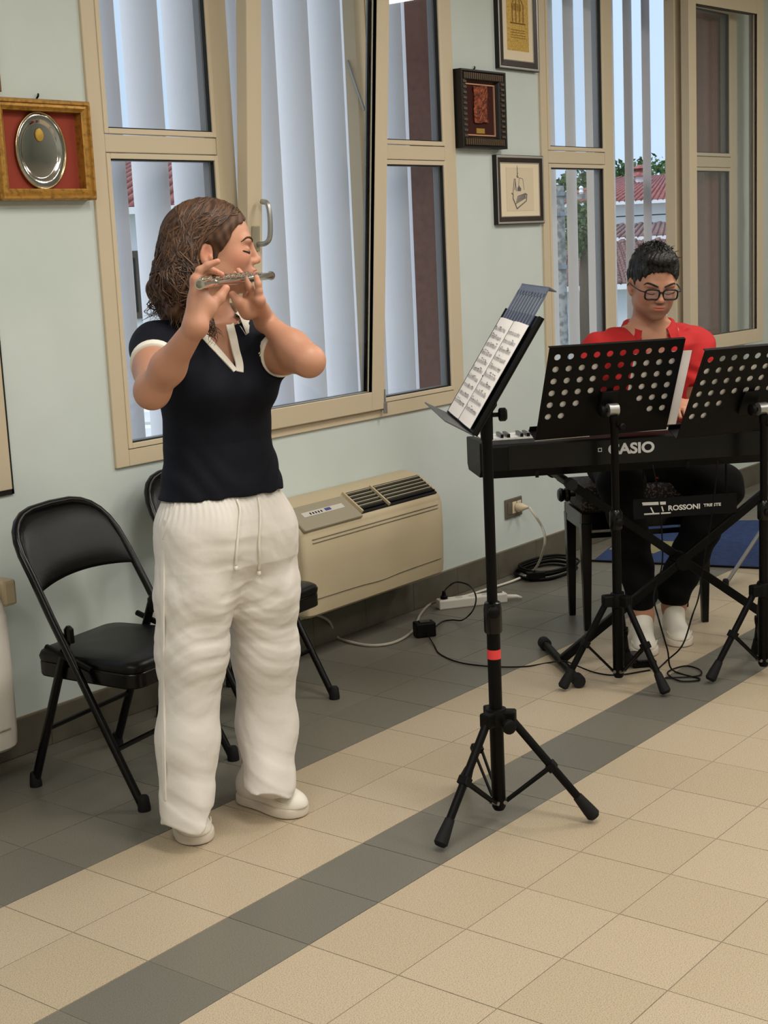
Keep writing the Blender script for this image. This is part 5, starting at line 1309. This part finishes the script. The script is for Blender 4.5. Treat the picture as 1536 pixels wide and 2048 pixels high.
# ---- shoes
def sneaker(c, d, par, L=.265, m='shoe_white', sole='sole', laces=True):
    d = np.array([d[0], d[1], 0.]); d /= np.linalg.norm(d); l = np.array([-d[1], d[0], 0]); z = np.array([0, 0, 1.]); M = np.array([d, l, z]); c = np.array([c[0], c[1], 0.])
    w = lambda a, b, h_: c+d*a+l*b+z*h_
    sh = thing('shoe', None, None, c, parent=par)
    S = SDF(); S.ell(w(.075, 0, .030), (.060, .046, .042), M, k=0); S.ell(w(.0, 0, .04), (.08, .042, .045), M, k=.03); S.ell(w(-.075, 0, .05), (.052, .037, .058), M, k=.03); S.cap(w(-.06, 0, .06), w(-.05, 0, .11), .036, .042, k=.03); S.cap(w(.03, 0, .055), w(-.02, 0, .088), .022, .026, k=.03)
    S.add(lambda P: (P[:, 2]-.028).astype(np.float32), c-.2, c+np.array([.2, .2, .05]), .002, 's')
    up = sdf_obj('upper', S.mesh(.0034), m, sh)
    O = SDF()
    for a, r_ in ((.082, .049), (.05, .049), (.01, .044), (-.04, .041), (-.085, .040)):
        O.ell(w(a, 0, .016), (r_, r_, .05), M, k=.03)
    O.add(lambda P: (P[:, 2]-.0015).astype(np.float32), c-np.array([.2, .2, .2]), c+np.array([.2, .2, .04]), .001, 's')
    O.add(lambda P: (.0295-P[:, 2]).astype(np.float32), c-np.array([.2, .2, .0]), c+np.array([.2, .2, .2]), .003, 's')
    sdf_obj('sole', O.mesh(.0034), sole, sh)
    # toe cap rim and laces
    MB().tube([w(.062+.058*math.cos(t), .048*math.sin(t), .052-.018*abs(math.cos(t))) for t in np.linspace(-1.5, 1.5, 15)], .0022, 5).build('toe_rim', m, sh, smooth=True)
    if laces:
        for k in range(4):
            a = .045-.022*k; h_ = .075+.009*k; MB().tube(smoothpts([w(a, -.026, h_-.012), w(a+.004, 0, h_+.004), w(a, .026, h_-.012)], 4), .0028, 5).build('lace', 'offwhite', sh, smooth=True)
    return sh
tp1 = fl(402, 1692); dR = np.array([-.50, -.87, 0]); dR /= np.linalg.norm(dR); sneaker(tp1+(-dR)*.132, dR, P1)
tp2 = fl(608, 1634); dL = np.array([-.02, -1., 0]); dL /= np.linalg.norm(dL); sneaker(tp2-dL*.128, dL, P1)
# ---- hair: volume plus wavy locks
HR = SDF()
hw = HW1.w
HR.ell(hw(-.006, 0, .042), (.112, .088, .092), HW1.M, k=0)
HR.ell(hw(-.055, 0, .0), (.075, .088, .10), HW1.M, k=.03)
for s_ in (-1, 1):
    HR.chain([hw(-.05, s_*.05, -.02), hw(-.072, s_*.066, -.09), hw(-.075, s_*.072, -.15)], [.05, .05, .036], k=.03)
HR.chain([hw(-.085, 0, -.02), hw(-.10, 0, -.10), hw(-.105, 0, -.155)], [.05, .055, .035], k=.03)
# clear the face and the ears
HR.ell(hw(.103, 0, -.032), (.088, .115, .108), HW1.M, k=.012, op='s')
for s_ in (-1, 1): HR.ell(hw(.004, s_*.102, -.016), (.036, .036, .042), HW1.M, k=.008, op='s')
def strands(P):
    q = HW1.loc(P).astype(np.float32); a = np.arctan2(q[:, 1], q[:, 2]-.02); wv = np.clip((.02-q[:, 2])*9, 0, 1)
    return (.0016*np.sin(q[:, 0]*260+14*np.sin(a*2)+9*np.sin(q[:, 2]*28))+.0055*wv*np.sin(q[:, 2]*85+7*q[:, 1]*8+5*np.sin(q[:, 0]*50))).astype(np.float32)
HR.disp(strands)
hairc0 = np.array(lin((62, 42, 30))[:3]); hairc1 = np.array(lin((104, 74, 52))[:3])
def hair_tone(V):
    q = HW1.loc(V); t = .5+.5*np.sin(q[:, 0]*230+q[:, 1]*130+8*np.sin(q[:, 2]*25)); return hairc0+(hairc1-hairc0)*(t[:, None]*.6)
hair_o = sdf_obj('hair', HR.mesh(.0030), 'hair_brown', P1, hair_tone)
mat('lock_a', (66, 44, 31), .42, spec=.45); mat('lock_b', (96, 67, 46), .42, spec=.45); mat('lock_c', (48, 32, 23), .42, spec=.45)
rs = np.random.RandomState(4); LB = {'lock_a': MB(), 'lock_b': MB(), 'lock_c': MB()}
ALLP = []; META = []
for i in range(760):
    s_ = -1 if i % 3 else 1
    x0 = rs.uniform(-.085, .085); ph = rs.uniform(.03, 1.0)
    end = np.array([-.085+rs.uniform(-.04, .075)*(1-.4*ph), s_*(.02+.085*ph)*rs.uniform(.6, 1.1), rs.uniform(-.215, -.12)])
    st_ = np.array([x0, s_*.008, .130-.9*abs(x0)**2*4]); m1 = np.array([(x0*.85-.012 if x0 > .02 else x0*.55-.03-.03*(1-ph)), s_*(.045+.045*ph), .09]); m2 = np.array([-.04-.065*(1-ph)+.025*(x0 > .03)*ph-.02*rs.rand(), s_*(.02+.075*ph), .0]); m3 = np.array([-.068-.045*(1-ph)+rs.uniform(-.015, .02), s_*(.012+.085*ph), -.085])
    pts = smoothpts([st_, m1, m2, m3, end], 8); META.append((pts, 62+rs.uniform(-3, 3), 9*round(ph*5)/5+4*round(x0*25)/5+rs.uniform(-.5, .5), rs.uniform(.0008, .0018))); ALLP += [hw(*q) for q in pts]
Q = np.array(ALLP)
for _ in range(4):
    d0 = HR(Q); g = HR.grad(Q); g /= np.linalg.norm(g, axis=1)[:, None]+1e-9; Q = Q-np.where((np.abs(d0) < .06)[:, None], g*d0[:, None], 0)
ki = 0
for i, (pts, f_, p0, r_) in enumerate(META):
    out = []; n = len(pts)
    for k, q in enumerate(pts):
        t = k/(n-1); p = Q[ki] if t < .88 else ALLP[ki]; ki += 1; amp = .0015+.017*max(0, t-.42)**1.1
        out.append(p+HW1.M.T@(np.array([math.sin(q[2]*f_+p0), math.cos(q[2]*f_*.9+p0), 0])*amp))
    LB[('lock_a', 'lock_b', 'lock_c')[i % 3]].tube(out, [r_*(.6+.8*math.sin(math.pi*min(1, .15+k/(n-1)*.8))) if k < n-1 else .0003 for k in range(n)], 4)
# loose curls over the near shoulder and down the front
for i in range(90):
    f_ = rs.uniform(0, 1); a0 = ap(395+rs.uniform(-8, 10), 585+rs.uniform(-15, 10), -.05-rs.uniform(0, .04)); a1 = ap(412+rs.uniform(-10, 10), 640, -.10-rs.uniform(0, .04)); a2 = ap(427+rs.uniform(-9, 12), 690+rs.uniform(-25, 5), -.12-rs.uniform(0, .03))
    if i >= 36: a0 = ap(340+rs.uniform(-20, 20), 560, -.06+rs.uniform(-.04, .1)); a1 = ap(318+rs.uniform(-18, 22), 605, -.05+rs.uniform(-.04, .1)); a2 = ap(315+rs.uniform(-26, 40), 640+rs.uniform(-12, 6), -.04+rs.uniform(-.05, .1))
    pts = smoothpts([a0, a1, a2], 9); p0 = rs.uniform(0, 6); n = len(pts); out = []
    for k, q in enumerate(pts):
        t = k/(n-1); out.append(q+(rh*math.sin(t*13+p0)+np.array([0, 0, 1])*.3*math.cos(t*13+p0)+fh*math.cos(t*13+p0))*(.004+.007*t))
    LB[('lock_a', 'lock_b', 'lock_c')[i % 3]].tube(out, [.0016*(1-.85*(k/(n-1))**2) for k in range(n)], 4)
for k, b in LB.items():
    o = b.build('hair_locks', k, hair_o, smooth=True); o['kind'] = 'stuff'
# ================================================================== FLUTE
mat('flute_silver', (214, 206, 194), .16, metal=1.0); mat('flute_dark', (40, 34, 28), .5)
F1 = thing('flute', 'silver concert flute held to the lips of the standing player', 'flute', Mh)
MB().lathe([(.0105, 0), (.0122, .004), (.0098, .012), (.0098, .14), (.0098, .205)], FA, fd_, 18).build('head_joint', 'flute_silver', F1, smooth='auto')
MB().lathe([(.0115, 0), (.0115, .03), (.0102, .033), (.0102, .34), (.0112, .345), (.0112, .365), (.0100, .368)], flp_(.06), fd_, 18).build('body_joint', 'flute_silver', F1, smooth='auto')
fe = .53-.428
MB()._lathe([(.0085, 0), (.0102, 0), (.0102, fe-.006), (.0118, fe-.005), (.0118, fe), (.0088, fe), (.0085, fe-.02)], flp_(.428), fd_, 20).build('foot_joint', 'flute_silver', F1, smooth='auto')
MB().cyl(flp_(.50), flp_(.505), .0088).build('bore', 'flute_dark', F1)
upf = np.array([0, 0, 1.])-fd_*fd_[2]; upf /= np.linalg.norm(upf); sdf_ = np.cross(fd_, upf)
MB().obox(flp_(0)+upf*.0105, fd_*.014, sdf_*.0095, upf*.0018).build('lip_plate', 'flute_silver', F1, bevel=.004)
for k, s in enumerate((.10, .118, .136, .152, .170, .19, .215, .24, .262, .285, .308, .332, .355, .378, .40, .445, .465, .485, .505)):
    tl_ = .25*(1 if k % 2 else -1); n_ = upf*math.cos(tl_)+sdf_*math.sin(tl_)
    MB().lathe([(.0085, .0098), (.0098, .0125), (.0098, .0160), (.006, .0170)], flp_(s), n_, 12).build('key', 'flute_silver', F1, smooth='auto')
for a in (.9, -.9):
    n_ = upf*math.cos(a)+sdf_*math.sin(a); MB().tube([flp_(.09)+n_*.0135, flp_(.41)+n_*.0135], .0018, 6).build('rod', 'flute_silver', F1, smooth='auto'); MB().tube([flp_(.435)+n_*.0135, flp_(.51)+n_*.0135], .0018, 6).build('rod', 'flute_silver', F1, smooth='auto')
    for s in np.linspace(.09, .51, 9): MB().tube([flp_(s)+n_*.009, flp_(s)+n_*.0155], .0018, 6).build('post', 'flute_silver', F1)
# ================================================================== PIANIST
mat('polo_red', (176, 38, 38), .8, spec=.25, bump=(260, .2)); mat('jeans_black', (8, 8, 10), .85, spec=.15, bump=(200, .2)); mat('hair_black', (14, 11, 10), .45, bump=(160, .8))
mat('specs_black', (10, 9, 9), .25); glass_mat('lens')
M0 = np.array([*(bp(BW/2, BD*.5, 0)[:2]), 0.])
def mp(x, y, b):
    """pixel x,y on the plane facing the camera, b metres behind the bench's centre"""
    d = ray(x, y); return CAM+d*(((M0-CAM)@fh+b)/(d@fh))
MF = KB.copy(); MR = np.array([MF[1], -MF[0], 0.])            # facing the piano; his right is to the left in the picture
P2 = thing('person', 'seated pianist in red polo shirt and glasses behind the digital piano', 'person', (*M0[:2], 0))
HM = Head(mp(1305, 567, -.36), MF*.93-fh*.22, math.radians(17), math.radians(-3), 1.02)
seat_z = bz+.09
pel = M0+np.array([0, 0, seat_z+.10])
def mrow(y, x, a, b, bk): p = mp(x, y, bk); return (p[2], p[0], p[1], a, b)
tm = [(pel[2]-.09, pel[0], pel[1], .185, .14), (pel[2]+.05, pel[0]+MF[0]*.03, pel[1]+MF[1]*.03, .180, .135), mrow(860, 1310, .185, .130, -.13), mrow(780, 1300, .200, .125, -.21), mrow(720, 1297, .205, .112, -.26), mrow(690, 1296, .195, .10, -.275), mrow(664, 1297, .13, .075, -.285), mrow(650, 1298, .085, .06, -.29)]
shR, shL = mp(1200, 703, -.33), mp(1388, 690, -.20)
kz = KZ1+.02
hdR = kp(.40, .20, kz+.02); hdL = kp(.80, .20, kz+.02)
elR = shR*.5+hdR*.5+np.array([0, 0, -.13])-rh*.10+fh*.06; elL = shL*.5+hdL*.5+np.array([0, 0, -.13])+rh*.10+fh*.06
S2 = SDF(); S2.loft([(r_[0], r_[1], r_[2], r_[3]-.012, r_[4]-.012) for r_ in tm], MR, MF, k=0)
build_head(S2, HM, male=True)
nk = mp(1298, 668, -.285); S2.cap(HM.w(-.02, 0, -.05), nk, .058, .066, k=.04)
S2.cap(nk, shR, .055, .05, k=.05); S2.cap(nk, shL, .055, .05, k=.05)
S2.chain([shR, elR, hdR+fh*.06+np.array([0, 0, .02])], [.055, .043, .028], k=.03); S2.chain([shL, elL, hdL+fh*.06+np.array([0, 0, .02])], [.055, .043, .028], k=.03)
for hd in (hdR, hdL):
    wr = hd+fh*.06+np.array([0, 0, .02]); kn = [hd+KX*(.033-.022*k)+KB*.0+np.array([0, 0, .012]) for k in range(4)]
    fg = [[kn[k], kn[k]+KB*.035+np.array([0, 0, .006]), kn[k]+KB*.062+np.array([0, 0, -.018])] for k in range(4)]
    sgn = 1 if hd is hdL else -1
    hand(S2, wr, kn, fg, [wr+KX*-.03*sgn*-1, hd+KX*.055*sgn*-1+np.array([0, 0, -.005]), hd+KX*.062*sgn*-1+KB*.03+np.array([0, 0, -.012])], hd+KX*.03*sgn*-1+fh*.03, .022, .0115)
hipR, hipL = pel+MR*.09-np.array([0, 0, .03]), pel-MR*.09-np.array([0, 0, .03])
toeR, heelR, toeL, heelL = fl(1291, 1316), fl(1273, 1240), fl(1364, 1296), fl(1316, 1218)
dsR = (toeR-heelR)/np.linalg.norm(toeR-heelR); dsL = (toeL-heelL)/np.linalg.norm(toeL-heelL); scR = toeR-dsR*.132; scL = toeL-dsL*.132
ankR = scR-dsR*.06+np.array([0, 0, .12]); ankL = scL-dsL*.06+np.array([0, 0, .12])
knR = mp(1242, 965, -.36); knL = mp(1440, 975, -.18)
S2.chain([hipR, knR, ankR, ankR-np.array([0, 0, .06])], [.085, .06, .042, .04], k=.03); S2.chain([hipL, knL, ankL, ankL-np.array([0, 0, .06])], [.085, .06, .042, .04], k=.03)
stub = np.array(lin((118, 84, 68))[:3]); man_skin = np.array(lin((196, 142, 114))[:3])
def man_tone(V):
    q = HM.loc(V); c = skin_tone(HM, [hdR, hdL])(V)*np.array([.92, .90, .88])
    d1 = np.linalg.norm((q-np.array([.075, 0, -.085]))/np.array([.06, .07, .045]), axis=1); d2 = np.linalg.norm((q-np.array([.118, 0, -.042]))/np.array([.02, .032, .008]), axis=1)
    w = np.clip(1.25-np.minimum(d1, d2), 0, .7)[:, None]; lip = np.linalg.norm((q-np.array([.117, 0, -.0555]))/np.array([.016, .023, .0105]), axis=1) < 1
    w[lip] = .0; c = c*(1-w)+stub*w; c[lip] = c[lip]*.45+man_skin*.55*np.array([.85, .7, .7]); return c
sdf_obj('body', S2.mesh(.0034), 'skin', P2, man_tone)
face_bits(HM, P2, S2, 'hair_black', 'lash', .0036)
# polo shirt
PO = SDF(); PO.loft(tm[:-1], MR, MF, k=0); PO.cap(nk-np.array([0, 0, .012]), shR, .062, .064, k=.05); PO.cap(nk-np.array([0, 0, .012]), shL, .062, .064, k=.05)
cmR = shR+(elR-shR)*.62; cmL = shL+(elL-shL)*.62
PO.cap(shR, cmR, .066, .068, k=.05); PO.cap(shL, cmL, .066, .068, k=.05); cut_beyond(PO, cmR, elR, .085); cut_beyond(PO, cmL, elL, .085)
pv = nk+MF*.03+np.array([0, 0, -.105])
def mvcut(P):
    q = P-pv.astype(np.float32); u = np.abs(q@MR.astype(np.float32)); z = q[:, 2]; f = q@MF.astype(np.float32)
    return np.maximum(np.maximum(u-.78*np.maximum(z, 0), -z), -f-.05).astype(np.float32)
PO.add(mvcut, pv-np.array([.2, .2, .0]), pv+np.array([.2, .2, .2]), .0, 's', pad=.0)
PO.disp(lambda P: (.003*np.sin((P@KX.astype(np.float32))*48+P[:, 2]*38+3*np.sin(P[:, 2]*30))+.0015*wob(P, 60.)).astype(np.float32))
po = sdf_obj('polo_shirt', PO.mesh(.0045), 'polo_red', P2)
def collar2(c, par):
    V = []; F = []; n = 40; op = .55
    for i in range(n+1):
        th = op+(2*math.pi-2*op)*i/n; d = MF*math.cos(th)*.082+MR*math.sin(th)*.086; out = d/np.linalg.norm(d)
        zb = -.045*max(0, math.cos(th))**1.5; cc_ = c+d+np.array([0, 0, zb])
        for (o_, z) in ((-.006, -.02), (-.008, .014), (.0, .022), (.010, .016), (.034, -.034), (.032, -.040), (.004, .0)): V.append(cc_+out*o_+np.array([0, 0, z]))
    for i in range(n):
        for k in range(6): F.append((7*i+k, 7*i+k+1, 7*(i+1)+k+1, 7*(i+1)+k))
    return MB().add(V, F).build('collar', 'polo_red', par, smooth=True)
collar2(nk+np.array([0, 0, .036]), po)
# hair
H2 = SDF(); h2 = HM.w; sc_ = HM.sc
H2.ell(h2(-.004, 0, .056), np.array((.112, .087, .094))*sc_, HM.M, k=0); H2.ell(h2(-.045, 0, .015), np.array((.066, .083, .085))*sc_, HM.M, k=.02)
H2.ell(h2(.075, 0, .116), np.array((.040, .055, .026))*sc_, HM.M, k=.02)
H2.ell(h2(.108, 0, -.020), np.array((.076, .090, .098))*sc_, HM.M, k=.008, op='s')
for s_ in (-1, 1): H2.ell(h2(.008, s_*.098, -.022), np.array((.030, .032, .040))*sc_, HM.M, k=.006, op='s'); H2.ell(h2(.055, s_*.085, -.03), np.array((.045, .03, .06))*sc_, HM.M, k=.006, op='s')
H2.disp(lambda P: (.0022*np.sin(HM.loc(P)[:, 1]*330+4*np.sin(HM.loc(P)[:, 0]*70))+.0018*np.sin(HM.loc(P)[:, 0]*210+HM.loc(P)[:, 2]*120)).astype(np.float32))
hm_o = sdf_obj('hair', H2.mesh(.0034), 'hair_black', P2)
rs = np.random.RandomState(9); hb_ = MB(); Pn = []
for i in range(420):
    th = rs.uniform(0, 2*math.pi); ph = rs.uniform(0, 1.15); Pn.append(h2(-.004+.11*math.sin(ph)*math.cos(th), .086*math.sin(ph)*math.sin(th), .056+.094*math.cos(ph)))
Pn = np.array(Pn)
for _ in range(3):
    d0 = H2(Pn); g = H2.grad(Pn); g /= np.linalg.norm(g, axis=1)[:, None]+1e-9; Pn = Pn-g*np.clip(d0, -.03, .03)[:, None]
for p, n_ in zip(Pn, g):
    dirv = HM.M.T@np.array([.8, rs.uniform(-.5, .5), -.2]); dirv -= n_*(dirv@n_); dirv /= np.linalg.norm(dirv)+1e-9; L_ = rs.uniform(.012, .026)
    hb_.tube([p-n_*.002, p+dirv*L_*.5+n_*.004, p+dirv*L_+n_*rs.uniform(.0, .004)], [.0016, .0013, .0004], 4)
o = hb_.build('hair_locks', 'hair_black', hm_o, smooth=True); o['kind'] = 'stuff'
# glasses (worn: a thing of their own)
gl = thing('eyeglasses', 'black rectangular eyeglasses worn by the pianist', 'glasses', h2(.115, 0, .0))
for s_ in (-1, 1):
    cx_, cy_, cz_ = .1215, s_*.0335, -.0015; ring = []
    for t in np.linspace(0, 2*math.pi, 33):
        u = math.copysign(abs(math.cos(t))**.5, math.cos(t)); w_ = math.copysign(abs(math.sin(t))**.55, math.sin(t)); ring.append(h2(cx_-.14*(abs(cy_+u*.026)-.012)**1*.12, cy_+u*.0265, cz_+w_*.0185-.001*abs(u)))
    MB().tube(ring, .0034*sc_, 6, caps=False).build('rim', 'specs_black', gl, smooth=True)
    MB().prism([p-HM.M[0]*.0004 for p in ring[:-1]], HM.M[0]*.0008).build('lens', 'lens', gl)
    MB().tube(smoothpts([h2(.117, s_*.0595, .008), h2(.108, s_*.074, .008), h2(.05, s_*.085, .004), h2(-.006, s_*.087, .0), h2(-.022, s_*.086, -.016)], 5), .0026*sc_, 6).build('temple', 'specs_black', gl, smooth=True)
MB().tube(smoothpts([h2(.1205, -.0085, .004), h2(.1235, 0, .007), h2(.1205, .0085, .004)], 4), .0034*sc_, 6).build('bridge', 'specs_black', gl, smooth=True)
# trousers
JE = SDF(); JE.ell(pel-np.array([0, 0, .03]), (.20, .16, .12), np.array([MR, MF, [0, 0, 1.]]), k=0)
JE.chain([hipR, knR, ankR+np.array([0, 0, .07])], [.100, .082, .062], k=.05); JE.chain([hipL, knL, ankL+np.array([0, 0, .06])], [.100, .085, .070], k=.05)
JE.disp(lambda P: (.003*np.sin(P[:, 2]*60+(P@KX.astype(np.float32))*30)).astype(np.float32))
sdf_obj('trousers', JE.mesh(.0055), 'jeans_black', P2)
sneaker(scR, dsR, P2); sneaker(scL, dsL, P2)
